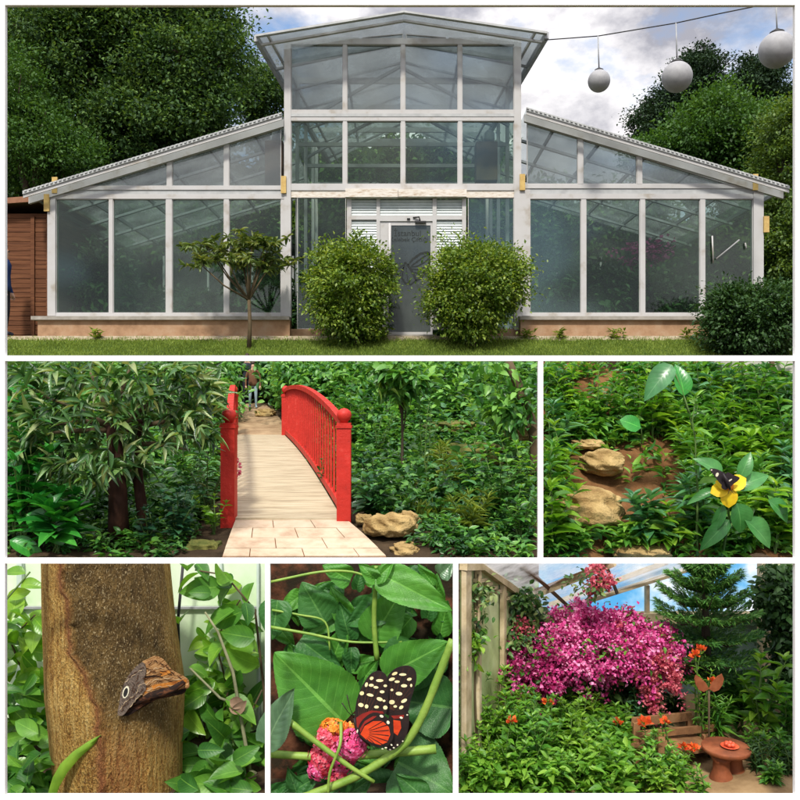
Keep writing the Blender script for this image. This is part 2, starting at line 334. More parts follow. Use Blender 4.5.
M['plinth'] = mat('rendered_plinth', [(.22, .13, .075), (.36, .22, .13), (.42, .30, .20)], 2.5, .9, .1, .3, 12)
M['concrete'] = mat('concrete_edge', [(.24, .22, .19), (.38, .35, .31)], 4, .9, .1, .3)
M['lawn'] = mat('lawn_ground', [(.035, .06, .015), (.07, .115, .025)], 2, .95, .05, .6, 30)
M['grass'] = leaf_mat('grass_blades', [(.10, .15, .02), (.17, .25, .035), (.28, .36, .07)], .35, .6, .2, 0, 1.1)
M['soil'] = mat('dark_soil', [(.018, .012, .008), (.05, .034, .020), (.09, .06, .035)], 3, .95, .1, .8, 10, dist=.05)
M['soil_red'] = mat('orange_brown_soil', [(.05, .028, .012), (.16, .075, .03), (.26, .14, .06)], 2.6, .95, .1, .9, 14, dist=.04)
M['bark'] = mat('dark_tree_bark', [(.03, .022, .015), (.09, .07, .05)], 6, .9, .2, .8, 14, stretch=(1, 1, .25), dist=.05)
M['bark_brown'] = mat('reddish_brown_bark', [(.018, .008, .006), (.055, .022, .012)], 6, .85, .2, .7, 14, stretch=(1, 1, .3), dist=.03)
M['stem'] = mat('green_stem', [(.05, .10, .02), (.10, .17, .04)], 6, .6, .3)
M['stem_brown'] = mat('brown_stem', [(.06, .045, .025), (.12, .085, .045)], 6, .8, .2)
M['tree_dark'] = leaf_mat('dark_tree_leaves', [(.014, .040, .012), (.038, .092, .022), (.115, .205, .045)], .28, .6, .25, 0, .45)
M['tree_mid'] = leaf_mat('mid_green_tree_leaves', [(.025, .07, .012), (.045, .12, .02), (.08, .17, .03)], .3, .55, .3, 0, .5)
M['conifer'] = leaf_mat('conifer_needles', [(.012, .030, .016), (.022, .05, .022), (.035, .07, .03)], .15, .7, .2, 0, .5)
M['lime_tree'] = leaf_mat('yellow_green_tree_leaves', [(.03, .07, .012), (.07, .13, .02), (.13, .21, .03)], .3, .5, .3, 0, .9)
M['bush_lime'] = leaf_mat('lime_bush_leaves', [(.045, .10, .012), (.12, .21, .02), (.28, .37, .06)], .35, .45, .4, 0, 1.4)
M['ficus'] = leaf_mat('olive_green_leaves', [(.05, .09, .02), (.10, .16, .035), (.22, .26, .07)], .3, .4, .5, 0, 2)
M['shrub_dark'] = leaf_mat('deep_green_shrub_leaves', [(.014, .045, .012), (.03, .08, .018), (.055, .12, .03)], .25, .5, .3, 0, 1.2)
M['brown_boards'] = mat('brown_shed_boards', [(.06, .022, .010), (.13, .05, .022), (.19, .08, .035)], 3, .75, .2, .4, 12, stretch=(.4, 1, 6))
M['globe'] = mat('grey_white_globe', [(.25, .25, .26), (.33, .33, .34)], 5, .55, .4, .02)
M['black'] = mat('black_rubber', [(.010, .010, .010), (.022, .022, .022)], 5, .6, .4)
M['blind'] = mat('pale_louvre_slats', [(.44, .50, .49), (.58, .63, .62)], 3, .5, .4)
M['skin'] = mat('skin', [(.42, .24, .16), (.52, .32, .22)], 5, .55, .3)
M['hair'] = mat('dark_hair', [(.02, .012, .008), (.05, .03, .02)], 20, .6, .3)
M['blue_cloth'] = mat('blue_jacket_cloth', [(.008, .020, .075), (.018, .045, .15)], 6, .8, .2, .4, 20)
M['dark_cloth'] = mat('dark_trouser_cloth', [(.012, .014, .022), (.03, .033, .045)], 6, .85, .2)
M['pale_cloth'] = mat('pale_blue_cloth', [(.20, .29, .33), (.32, .42, .46)], 6, .85, .2)
M['orange_cloth'] = mat('brown_top_cloth', [(.10, .045, .025), (.18, .085, .045)], 6, .85, .2)

# ------------------------------------------------------------------ the land: plain, lawn terrace, garden bank
g = MB(); g.add([(-900, -60, -3.32), (900, -60, -3.32), (900, 1800, -3.32), (-900, 1800, -3.32)], [(0, 1, 2, 3)])
tagset(g.build('ground', M['soil']), kind='structure')
def lawn_z(y): return 1.17+min(1, max(0, (y-22.5)/1.9))*.78
g = MB()
for a, b_ in ((22.5, 22.9), (22.9, 23.4), (23.4, 24.4), (24.4, 70)):
    g.add([(-70, a, lawn_z(a)), (70, a, lawn_z(a)), (70, b_, lawn_z(b_)), (-70, b_, lawn_z(b_))], [(0, 1, 2, 3)])
tagset(g.build('lawn', M['lawn']), kind='structure')
g = MB(); g.add([(-70, 22.5, -3.32), (70, 22.5, -3.32), (70, 22.5, 1.165), (-70, 22.5, 1.165)], [(0, 1, 2, 3)])
tagset(g.build('terrace_bank', M['soil']), kind='structure')
g = MB(); g.grid(lambda u, v: (lambda y: (-12.3+24.2*u, y, lawn_z(y)+.008))(24.0+.04*math.sin(u*60)+.02*math.sin(u*171)+v*.72), 200, 8); tagset(g.build('path', mat('trodden_gravel_strip', [(.12, .11, .05), (.30, .25, .17), (.42, .36, .27)], 5, .95, .1, .5, 20)), kind='structure')
rng = np.random.default_rng(5); n = 60000
gx_ = rng.uniform(-12.6, 12.6, n); gy_ = 22.5+rng.random(n)**.8*1.75; gy_ = np.where((gy_ > 24.0) & (rng.random(n) > .12), 22.5+1.5*rng.random(n), gy_); gz_ = np.array([lawn_z(y) for y in gy_])
leaves('lawn_grass', M['grass'], np.stack([gx_, gy_, gz_], 1), np.stack([rng.normal(size=n)*.35, rng.normal(size=n)*.3, np.ones(n)], 1), rdir(rng, n), .05+.06*rng.random(n), .16, T_S)
tagset(bpy.data.objects['lawn_grass'], kind='stuff', label='short mown grass of the lawn before the greenhouse', cat='grass')

k = MB(); hp = [(-200, 150), (100, 140), (240, 165), (286, 165), (300, 146), (345, 138), (400, 152), (440, 140), (480, 132), (512, 150), (522, 190), (600, 205), (740, 235), (1000, 240)]  # added backdrop to darken the panes, shaped like trees reflected in them
k.grid(lambda u, v: (lambda px: P(px, np.interp(px, [q[0] for q in hp], [q[1] for q in hp])+(1-v)*235+3*math.sin(px*.21)+2*math.sin(px*.53), 46-4*(1-v)))(-200+1200*u), 160, 6)
tagset(k.build('added_dark_backdrop', mat('dark_backdrop_green', [(.008, .018, .007), (.022, .045, .014), (.04, .08, .022)], 1.6, .95, .05, 1, 3, dist=.3)), kind='structure')

# ------------------------------------------------------------------ the white lattice that divides the views
YL = 6.0
def lx(px): return (px-400)/800*YL
def lz(py): return (400-py)/800*YL
lat = MB(); y0, y1 = YL, YL+.035
for a, b_ in ((-8, 5), (795, 870)): lat.box(lx(a), lx(b_), y0, y1, lz(808), lz(-8))
lat.box(lx(5), lx(795), y0, y1, lz(5), lz(-8)); lat.box(lx(5), lx(795), y0, y1, lz(808), lz(795.5))
lat.box(lx(5), lx(795), y0, y1, lz(361), lz(355.5)); lat.box(lx(5), lx(795), y0, y1, lz(563.5), lz(558.5))
lat.box(lx(538), lx(543.3), y0, y1, lz(558.5), lz(361))
lat.box(lx(265), lx(270), y0, y1, lz(795.5), lz(563.5)); lat.box(lx(453), lx(458.5), y0, y1, lz(795.5), lz(563.5))
o = lat.build('display_frame', M['lattice'], loc=(0, YL, lz(808)))
tagset(o, 'large white frame of thin boards dividing the six garden views', 'frame')

# ------------------------------------------------------------------ greenhouse
YG = 25.0
def gx(px): return (px-400)/32
def gz(py): return (400-py)/32
def gp(px, py, y=YG): return np.array([gx(px), y, gz(py)])
GB = 1.95
gh = root('greenhouse', 'large white framed glasshouse with tall gabled middle and two sloping wings', 'greenhouse', (0, YG, GB))
def inset(poly, d):
    poly = [np.array(p, float) for p in poly]; n = len(poly); out = []
    area = sum(poly[i][0]*poly[(i+1) % n][1]-poly[(i+1) % n][0]*poly[i][1] for i in range(n)); s = 1 if area > 0 else -1
    for i in range(n):
        a, b_, c = poly[i-1], poly[i], poly[(i+1) % n]
        e1 = (b_-a)/np.linalg.norm(b_-a); e2 = (c-b_)/np.linalg.norm(c-b_)
        n1_ = s*np.array([-e1[1], e1[0]]); n2_ = s*np.array([-e2[1], e2[0]])
        A = np.array([n1_, n2_]); out.append(np.linalg.solve(A, [np.dot(n1_, a)+d, np.dot(n2_, b_)+d]))
    return out
def window(poly, gm, fw=.6, y=YG):
    inn = inset(poly, fw); f = MB(); f.ring([gp(p[0], p[1], y+.015) for p in poly], [gp(p[0], p[1], y+.015) for p in inn], (0, .07, 0))
    w = f.build('window', M['white'], gh); k = MB(); inn2 = inset(poly, fw-.2)
    k.prism([gp(p[0], p[1], y+.045) for p in inn2], (0, .012, 0)); k.build('pane', gm, w); return w
def rect(x0, x1, ya, yb): return [(x0, yb), (x1, yb), (x1, ya), (x0, ya)]
LW = [(56, 109), (113, 166), (172, 224), (229, 281)]; RW = [(530, 581), (586, 640), (645, 700), (705, 753)]; CW = [(291, 343), (347, 401), (405, 458), (462, 514)]
for i, (a, b_) in enumerate(LW+RW): window(rect(a, b_, 199, 313), M['glassB'] if i in (1, 2, 4) else M['glassA'])
for a, b_ in CW: window(rect(a, b_, 121, 184), M['glassA']); window(rect(a, b_, 44.5, 110), M['glassC'])
for a, b_ in ((297, 346), (468, 514)): window(rect(a, b_, 197.5, 329), M['glassA'])
fl = lambda x: 118+(284-x)*77/254.; fr = lambda x: 113+(x-524)*77/258.
for a, b_ in ((229, 281), (172, 224)): window([(a, 186), (b_, 186), (b_, fl(b_)+9), (a, fl(a)+9)], M['glassC'])
window([(88, 186), (167, 186), (167, fl(167)+9)], M['glassC'])
for a, b_ in ((527, 578), (583, 637)): window([(a, 184), (b_, 184), (b_, fr(b_)+9), (a, fr(a)+9)], M['glassC'])
window([(642, 184), (728, 184), (642, fr(642)+9)], M['glassC'])
def bar(name, m, x0, x1, ya, yb, d0=-.02, d1=.16, parent=gh):
    k = MB(); k.box(gx(x0), gx(x1), YG+d0, YG+d1, gz(yb), gz(ya)); return k.build(name, m, parent)
# posts
for x0, x1, ya, yb in ((48, 56, 199, 316), (281, 284.3, 199, 316), (284.3, 291, 40, 330), (514, 521, 37, 330), (521, 530, 190, 316), (753, 763, 192, 317)):
    bar('post', M['white'], x0, x1, ya, yb, -.05 if x1-x0 > 4 else -.015, .18)
for row in (LW, RW):
    for (a, b_), (c, d) in zip(row[:-1], row[1:]): bar('mullion', M['white'], b_, c, 199, 313)
for (a, b_), (c, d) in zip(CW[:-1], CW[1:]): bar('mullion', M['white'], b_, c, 44.5, 110); bar('mullion', M['white'], b_, c, 121, 184)
for a, b_, c in ((224, 229, 0), (167, 172, 0)): bar('mullion', M['white'], a, b_, fl(a)+7, 186)
for a, b_ in ((578, 583), (637, 642)): bar('mullion', M['white'], a, b_, fr(b_)+7, 184)
# rails
for x0, x1, ya, yb, d in ((56, 281, 313, 317.5, 0), (530, 753, 313, 317.5, 0), (48, 284.3, 194.3, 199, 0), (521, 763, 194, 199, -.002), (40, 284.3, 186, 190, 0), (521, 770, 184.3, 188.5, 0),
                       (291, 514, 110, 121, 0), (291, 514, 39, 44.5, 0), (291, 514, 184, 190.5, 0)):
    bar('rail', M['white'], x0, x1, ya, yb, -.03+d, .17)
bar('rail', M['fascia'], 48, 284.3, 190, 194.3, 0, .13); bar('rail', M['fascia'], 521, 763, 188.5, 194, 0, .13); bar('rail', M['worn_wood'], 291, 514, 190.5, 197.5, 0, .15)
bar('rail', M['fascia'], 291, 514, 114, 117, -.045, -.03)
# sills and plinths
bar('sill', M['concrete'], 37, 291, 317.5, 321, -.42, .2); bar('sill', M['concrete'], 518, 768, 317.5, 321, -.42, .2)
bar('plinth', M['plinth'], 42, 291, 321, 338, -.3, .2); bar('plinth', M['plinth'], 519, 764, 321, 338, -.3, .2)
bar('plinth', M['plinth'], 291, 350, 329, 339, -.02, .2); bar('plinth', M['plinth'], 466, 519, 329, 339, -.02, .2)
# ochre wooden packing pieces at the joints
for x, ya, yb in ((56, 178, 194), (48, 195, 212), (284, 177, 194), (522, 175, 191), (754, 175, 191), (765, 217, 233)):
    k = MB(); k.box(gx(x-2.6), gx(x+2.6), YG-.12, YG-.052, gz(yb), gz(ya)); k.build('wood_block', M['ochre_wood'], gh)
# roofs of the wings: fascia, sheet, rafters, gutter board
YB = 34.0
def wing(f, xa, xb, sg):
    k = MB(); n = 60
    for i in range(n):            # ribbed verge
        u0, u1 = i/n, (i+.55)/n; a = xa+(xb-xa)*u0; b_ = xa+(xb-xa)*u1
        k.prism([gp(a, f(a)+.2, YG-.5), gp(b_, f(b_)+.2, YG-.5), gp(b_, f(b_)+1.6, YG-.5), gp(a, f(a)+1.6, YG-.5)], (0, -.03, 0))
    k.prism([gp(xa, f(xa), YG-.5), gp(xb, f(xb), YG-.5), gp(xb, f(xb)+3.2, YG-.5), gp(xa, f(xa)+3.2, YG-.5)], (0, .05, 0))
    k.mi = 1; k.prism([gp(xa, f(xa)+3.4, YG-.46), gp(xb, f(xb)+3.4, YG-.46), gp(xb, f(xb)+6.6, YG-.46), gp(xa, f(xa)+6.6, YG-.46)], (0, .04, 0)); k.prism([gp(xa, f(xa)+2.2, YG-.1), gp(xb, f(xb)+2.2, YG-.1), gp(xb, f(xb)+9.4, YG-.1), gp(xa, f(xa)+9.4, YG-.1)], (0, .12, 0))
    rf = k.build('roof', [M['fascia'], M['white']], gh)
    k = MB(); k.prism([gp(xa, f(xa)+1, YG-.48), gp(xb, f(xb)+1, YG-.48), gp(xb, f(xb)+1, YB), gp(xa, f(xa)+1, YB)], (0, 0, -.03)); k.build('roof_sheet', M['polycarb'], rf)
    for u in (.12, .3, .48, .66, .84, .98):
        a = xa+(xb-xa)*u; k = MB(); k.beam(gp(a, f(a)+4.5, YG+.2), gp(a, f(a)+4.5, YB), .07, .12); k.build('rafter', M['galv'], rf)
    for y in (26.8, 28.8, 30.8, 32.8):
        k = MB(); k.beam(gp(xa, f(xa)+7.5, y), gp(xb, f(xb)+7.5, y), .08, .12, (0, 1, 0)); k.build('rafter', M['galv'], rf)
wing(fl, 284, 30, -1); wing(fr, 524, 782, 1)
# tower roof: overhanging gable
YF = 24.0
def P24(px, py): return P(px, py, YF)
ridge = P24(404, 12); le = P24(256, 36); re = P24(547, 33)
for side, ev in ((-1, le), (1, re)):
    k = MB(); bk = np.array([0, 10., 0]); be_ = np.array([-side*1.33, 10., -.83]); k.prism([ridge, ev, ev+be_, ridge+bk], (0, 0, .04)); rf = k.build('roof', M['roofsheet'], gh)
    k = MB(); k.beam(ridge+np.array([0, -.02, -.02]), ev+np.array([0, -.02, -.02]), .06, .13, (0, 1, 0)); k.build('verge_board', M['fascia'], rf)
    k = MB(); k.beam(ev+np.array([0, .03, -.05]), ev+be_+np.array([0, 0., -.05]), .13, .2); k.build('gutter', M['galv'], rf)
    k = MB(); k.beam(ev+np.array([-side*.34, .05, .06]), ev+be_+np.array([-side*.34, 0, .06]), .06, .1); k.build('purlin', M['white'], rf)
    for i in range(7):
        y = .35+i*1.5; a = ridge+np.array([0, y, -.1]); b_ = ev+be_*y/10+np.array([0, 0, -.1]); k = MB(); k.beam(a, b_, .06, .1, (0, 1, 0)); k.build('rafter', M['white'] if i == 0 else M['galv'], rf)
# gable glazing between rail and roof
def groof(px):
    x = gx(px); e_ = le if x < 0 else re; f = abs(x)/abs(e_[0]); return 400-(ridge[2]*(1-f)+e_[2]*f-.16)*32
for a, b_ in ((292, 329), (332, 359), (362, 403), (406, 446), (449, 478), (481, 513)):
    window([(a, 38.5), (b_, 38.5), (b_, groof(b_)), (a, groof(a))] if groof(a) < 37.5 and groof(b_) < 37.5 else [(a, 38.5), (b_, 38.5), (b_, min(groof(b_), 37)), (a, min(groof(a), 37))], M['polycarb'], .8)
# side and back walls of glass, tower frame inside
k = MB()
for x0, x1, zt in ((48, 284, 150), (524, 763, 150), (284, 524, 60)):
    k.prism([gp(x0, 338, YB), gp(x1, 338, YB), gp(x1, zt+20, YB), gp(x0, zt+20, YB)], (0, .02, 0))
k.build('back_glazing', M['glassD'], gh)
for x, t_, b0 in ((49, 190, 338), (762, 190, 338), (286, 40, 118), (519, 40, 118)):
    k = MB(); k.prism([gp(x, b0, YG+.2), gp(x, b0, YB), gp(x, t_, YB), gp(x, t_, YG+.2)], (.02, 0, 0)); k.build('side_glazing', M['glassD' if b0 > 200 else 'glassC'], gh)
for y in (27.5, 30, 32.5, YB-.1):
    for x in (287, 518): k = MB(); k.box(gx(x)-.06, gx(x)+.06, y-.06, y+.06, GB, gz(44)); k.build('inner_post', M['white'], gh)
    k = MB(); k.box(gx(287), gx(518), y-.05, y+.05, gz(52), gz(46)); k.box(gx(287), gx(518), y-.05, y+.05, gz(121), gz(117)); k.build('tie_beam', M['white'], gh)
for x in (343, 403, 460): k = MB(); k.box(gx(x)-.04, gx(x)+.04, 25.3, YB, gz(50), gz(47.5)); k.build('tie_beam', M['galv'], gh)
for y in (27, 30.5):
    for a, b_ in ((287, 400), (518, 400)): k = MB(); k.beam(gp(a, 104, y), gp(b_, 40, y), .09, .11, (0, 1, 0)); k.build('brace', M['galv'], gh)
k = MB(); k.box(gx(49), gx(762), YG+.25, YB, GB-.05, GB+.03); k.build('floor', M['soil'], gh)
for x in (80, 140, 200, 255, 560, 612, 672, 730): k = MB(); k.box(gx(x)-.04, gx(x)+.04, YB-.15, YB-.05, GB, gz(205)); k.build('inner_post', M['white'], gh)
# heater boxes / fans hung behind the upper panes
def fan(px, py, w, h):
    t = root('wall_heater', '', 'heater', gp(px, py+h/2, 26)); k = MB(); k.box(gx(px-w/2), gx(px+w/2), 25.9, 26.5, gz(py+h/2), gz(py-h/2)); k.build('housing', M['rust'], t)
    k = MB(); k.lathe(gp(px+w*.15, py-h/2, 26.1)+np.array([0, 0, .02]), [(.12, 0), (.17, .1), (.17, .3), (.1, .38)], 14); k.build('cap', M['galv'], t)
    k = MB(); k.tube([gp(px-w*.2, py-h/2, 26.2), gp(px-w*.2, py-h/2-8, 26.2)], .04, 6); k.build('pipe', M['galv'], t); return t
M['rust'] = mat('brown_heater_casing', [(.05, .03, .025), (.15, .08, .045)], 3, .6, .4)
fan(269, 155, 18, 48)['label'] = 'brown box heater behind the upper glass of the left wing'
fan(490, 152, 22, 40)['label'] = 'brown box heater behind the right pane of the middle tower'
# entrance: header board, louvre windows, door
bar('header_board', M['worn_wood'], 346, 398, 190.8, 199, -.26, -.02); bar('header_board', M['worn_wood'], 398.4, 466, 191.4, 198.6, -.26, -.02)
for x0, x1, ya, yb in ((347, 351.5, 199, 330), (376.5, 380, 199, 330), (432.5, 436.5, 199, 330), (462, 466, 199, 330), (351.5, 376.5, 216, 220), (436.5, 462, 216, 220), (380, 432.5, 216, 221.5)): bar('door_frame', M['white'], x0, x1, ya, yb, -.06, .1)
for x0, x1, ya, yb in ((351.5, 376.5, 199, 216), (380, 432.5, 199, 216), (436.5, 462, 199, 216), (351.5, 376.5, 220, 300), (436.5, 462, 220, 300)):
    k = MB(); z = ya+.8
    while z < yb-1.5: k.beam(gp(x0, z+1.2, YG+.02), gp(x1, z+1.2, YG+.02), .095, .012, (0, -.93, .36)); z += 2.6
    w = k.build('louvre_window', M['blind'], gh); k = MB(); k.box(gx(x0), gx(x1), YG+.09, YG+.1, gz(yb), gz(ya)); k.build('pane', M['blind'], w)
bar('door_frame', M['white'], 351.5, 376.5, 300, 330, -.02, .06); bar('door_frame', M['white'], 436.5, 462, 300, 330, -.02, .06)
k = MB(); k.ring([gp(*p, YG-.02) for p in rect(380, 432.5, 221.5, 337)], [gp(*p, YG-.02) for p in rect(388.5, 430.5, 225.5, 332)], (0, .06, 0)); door = k.build('door', M['white'], gh)
k = MB(); k.box(gx(388), gx(431), YG, YG+.02, gz(333), gz(225)); k.build('pane', M['frost'], door)
k = MB(); k.tube([gp(389.8, 224, YG-.1), gp(389.8, 283, YG-.1)], .045, 8); k.beam(gp(389.8, 226, YG-.1), gp(389.8, 226, YG), .03, .03); k.beam(gp(389.8, 280, YG-.1), gp(389.8, 280, YG), .03, .03); k.build('handle', M['white'], door)
k = MB(); k.box(gx(415), gx(426), YG-.14, YG-.02, gz(223.6), gz(221.8)); k.tube([gp(420, 221.5, YG-.1), gp(419, 218, YG-.14), gp(413, 218.3, YG-.08)], .025, 6); k.tube([gp(407, 219.5, YG-.08), gp(410, 219.5, YG-.08)], .03, 6); k.build('door_closer', M['black'], door)
M['decal'] = mat('dark_print', [(.010, .013, .012), (.02, .025, .022)], 8, .5, .3); M['decal_grey'] = mat('grey_print', [(.08, .095, .09), (.13, .15, .14)], 8, .5, .3)
# printed butterfly on the door glass (flat decal)
k = MB()
def dstroke(pts, w):
    pts = [np.array(p, float) for p in pts]; L_, Rr = [], []
    for i, p in enumerate(pts):
        d = pts[min(i+1, len(pts)-1)]-pts[max(i-1, 0)]; d /= np.linalg.norm(d); nn = np.array([-d[1], d[0]]); ww = w*(.35+.65*math.sin(math.pi*(i+.6)/(len(pts)+.2)))
        L_.append(p+nn*ww/2); Rr.append(p-nn*ww/2)
    vs = [gp(p[0], p[1], YG-.006) for p in L_]+[gp(p[0], p[1], YG-.006) for p in Rr]; m_ = len(pts)
    k.add(vs, [(i, i+1, m_+i+1, m_+i) for i in range(m_-1)])
dstroke([(405, 262), (410, 268), (414, 275), (416, 281)], 2.6)
dstroke([(408, 265), (413, 259), (420, 254), (427, 252.3), (430, 252.5)], 2.4); dstroke([(430, 253), (430, 262), (426, 271), (420, 278), (416, 281)], 3.4)
dstroke([(411, 266), (418, 261), (425, 256), (430, 254)], 1.6); dstroke([(411, 267), (418, 266), (425, 262), (430, 257)], 1.5); dstroke([(412, 269), (420, 270), (426, 266)], 1.4); dstroke([(414, 272), (419, 274), (424, 272)], 1.4)
dstroke([(405, 263), (403, 270), (402, 278), (405, 283), (411, 284.5), (415, 281)], 2.0); dstroke([(406, 266), (407, 274), (408, 283)], 1.0)
dstroke([(404, 265), (398, 268), (393, 274), (390, 281)], 1.8); dstroke([(404, 267), (400, 273), (399, 281), (396, 283), (391, 282)], 1.3); dstroke([(397, 270), (396, 277), (395, 283)], 1.2)
k.build('butterfly_print', M['decal'], door)
def text(s, px, py, h, y, m, parent, name='lettering'):
    cu = bpy.data.curves.new('t', 'FONT'); cu.body = s; cu.size = h; cu.align_x = 'CENTER'; cu.extrude = .001
    ob = bpy.data.objects.new('t', cu); COL.objects.link(ob); dg = bpy.context.evaluated_depsgraph_get(); dg.update()
    me = bpy.data.meshes.new_from_object(ob.evaluated_get(dg)); bpy.data.objects.remove(ob); me.materials.clear()
    me.transform(Matrix.Translation(Vector([float(c) for c in gp(px, py, y)])) @ Matrix.Rotation(R(90), 4, 'X')); return link(name, me, m, parent)
text('İstanbul', 407.5, 236, .26, YG-.006, M['decal'], door); text('Kelebek Çiftliği', 409, 241.5, .19, YG-.006, M['decal'], door)
k = MB(); k.box(gx(378), gx(436), YG-.55, YG-.06, 1.9, gz(336)); k.build('doorstep', M['concrete'], gh)
# bright marks on the far right pane: a handle and stay of the opening sash
k = MB(); k.tube([gp(712, 236, YG-.02), gp(713, 263, YG-.02)], .025, 6); k.tube([gp(716, 259, YG-.02), gp(739, 240, YG-.02)], .025, 6); k.tube([gp(745, 243, YG-.02), gp(746, 249, YG-.02)], .025, 6); k.build('sash_stay', M['white'], gh)

# plants inside the greenhouse, seen through the glass
def inner(name, label, cat, px, y, w, h, m, seed, ln=.3, n=200, T=T_M, z0=GB):
    x = (px-400)/800*26.5; lob = [(x, y, z0+h*.55, w, 1.0, h*.5), (x+w*.3, y+.4, z0+h*.35, w*.8, .9, h*.4)]
    return tree(name, label, cat, (x, y, z0), lob, m, M['bark'], .07, n, 30, .24, ln*.8, .45, T, seed, 'plants inside the greenhouse', (x, y, z0+h*.8), False)
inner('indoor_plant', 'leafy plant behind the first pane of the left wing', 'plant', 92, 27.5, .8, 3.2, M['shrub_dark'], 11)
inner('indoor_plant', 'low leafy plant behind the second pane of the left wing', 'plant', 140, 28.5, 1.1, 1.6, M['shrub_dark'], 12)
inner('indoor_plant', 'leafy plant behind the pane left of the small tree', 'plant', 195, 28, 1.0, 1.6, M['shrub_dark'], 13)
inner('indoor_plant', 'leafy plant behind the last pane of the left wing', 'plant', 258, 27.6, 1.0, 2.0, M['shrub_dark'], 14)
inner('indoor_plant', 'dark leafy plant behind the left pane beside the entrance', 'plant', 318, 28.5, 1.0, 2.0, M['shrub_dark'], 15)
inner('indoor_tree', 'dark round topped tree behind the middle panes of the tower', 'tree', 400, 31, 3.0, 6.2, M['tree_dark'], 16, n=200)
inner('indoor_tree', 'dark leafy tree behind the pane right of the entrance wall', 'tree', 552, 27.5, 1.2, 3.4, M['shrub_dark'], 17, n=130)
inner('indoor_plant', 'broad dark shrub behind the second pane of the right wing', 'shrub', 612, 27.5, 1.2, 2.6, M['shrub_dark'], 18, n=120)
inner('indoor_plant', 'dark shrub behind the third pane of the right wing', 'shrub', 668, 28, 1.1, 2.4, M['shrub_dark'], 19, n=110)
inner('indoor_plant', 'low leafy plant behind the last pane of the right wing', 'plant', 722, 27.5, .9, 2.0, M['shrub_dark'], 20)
M['bougain'] = leaf_mat('magenta_bracts', [(.12, .015, .06), (.26, .04, .14), (.38, .09, .24)], .35, .6, .2, 0, 3.5)
x = (648-400)/800*27; tree('indoor_bougainvillea', 'pink flowering bush glimpsed through the third pane of the right wing', 'shrub', (x, 27, GB), [(x, 28, GB+3.1, 1.0, .5, .4), (x+.6, 28, GB+3.3, .6, .4, .3)], M['bougain'], M['bark'], .06, 26, 14, .2, .14, .8, T_S, 21, None, None, False)

# wooden shed on the left
sh = root('wooden_shed', 'brown boarded wooden shed with a shallow roof beside the left end of the greenhouse', 'shed', (-13, 26, GB))
sx0, sx1, sy0 = -17.5, -11.25, 25.75
k = MB(); z = GB; i = 0
while z < 5.9: k.box(sx0, sx1, sy0-.012*(i % 2), sy0+.1, z+.008, z+.145); z += .15; i += 1
k.build('wall', M['brown_boards'], sh)
k = MB(); z = GB
while z < 5.9: k.box(sx1, sx1+.06, sy0+.1, 30, z+.006, z+.145); z += .15
k.build('wall', M['brown_boards'], sh)
k = MB(); k.box(sx0+.1, sx1, 29.9, 30, GB, 5.9); k.box(sx0, sx0+.09, sy0+.12, 29.9, GB, 5.9); k.build('wall', M['brown_boards'], sh)
k = MB(); k.prism([(sx0-.3, sy0-.35, 5.95), (sx1+.15, sy0-.35, 6.42), (sx1+.15, 30.3, 6.42), (sx0-.3, 30.3, 5.95)], (0, 0, .10)); rf = k.build('roof', M['ochre_wood'], sh); rf.data.materials[0] = mat('weathered_roof_boards', [(.16, .10, .07), (.28, .18, .12)], 3, .8, .2, .3)
k = MB(); k.prism([(sx0-.3, sy0-.37, 5.86), (sx1+.1, sy0-.37, 6.32), (sx1+.1, sy0-.37, 6.5), (sx0-.3, sy0-.37, 6.04)], (0, -.04, 0)); k.build('fascia_board', mat('red_brown_fascia', [(.20, .09, .05), (.30, .15, .09)], 3, .8, .2, .3), rf)
for x in (-11.8, -11.3): k = MB(); k.box(x-.06, x+.06, sy0-.07, sy0-.014, GB, 5.9); k.build('corner_post', M['brown_boards'], sh)

# ---- front garden of the greenhouse
def bush(name, label, x0, x1, ya, yb, y, m, seed, n=560, per=56, ln=.105, base=None, grp=None, asym=0):
    cx = (x0+x1)/2; c = P(cx, (ya+yb)/2, y); rx = (x1-x0)/2/800*y; rz = (yb-ya)/2/800*y; bz = lawn_z(y)
    lob = [(c[0], y, c[2]+rz*.15, rx*.86, rx*.8, rz*.78), (c[0]-rx*.25+asym*rx*.2, y-.1, c[2]-rz*.3, rx*.62, rx*.6, rz*.6), (c[0]+rx*.3, y, c[2]+rz*.3, rx*.62, rx*.6, rz*.62), (c[0]-rx*.4, y, c[2]+rz*.35, rx*.52, rx*.5, rz*.55), (c[0]+asym*rx*.35, y, c[2]-rz*.5, rx*.5, rx*.45, rz*.45)]
    b_ = (c[0]+asym*rx*.3, y, bz); t = tree(name, label, 'bush', b_, lob, m, M['bark'], .09, n, per, rx*.12, ln, .55, T_S, seed, grp, (c[0], y, c[2]), True, .78); return t
bush('round_bush', 'rounded lime green bush left of the greenhouse door', 305, 397, 240, 345, 23.6, M['bush_lime'], 31, asym=.5)
bush('round_bush', 'rounded lime green bush right of the greenhouse door with a bare lower edge', 426, 531, 239, 345, 23.5, M['bush_lime'], 32, asym=-.4)
bush('spreading_bush', 'dark green feathery bush at the right end of the lawn', 700, 812, 282, 362, 22.9, M['shrub_dark'], 33, n=520, ln=.11)
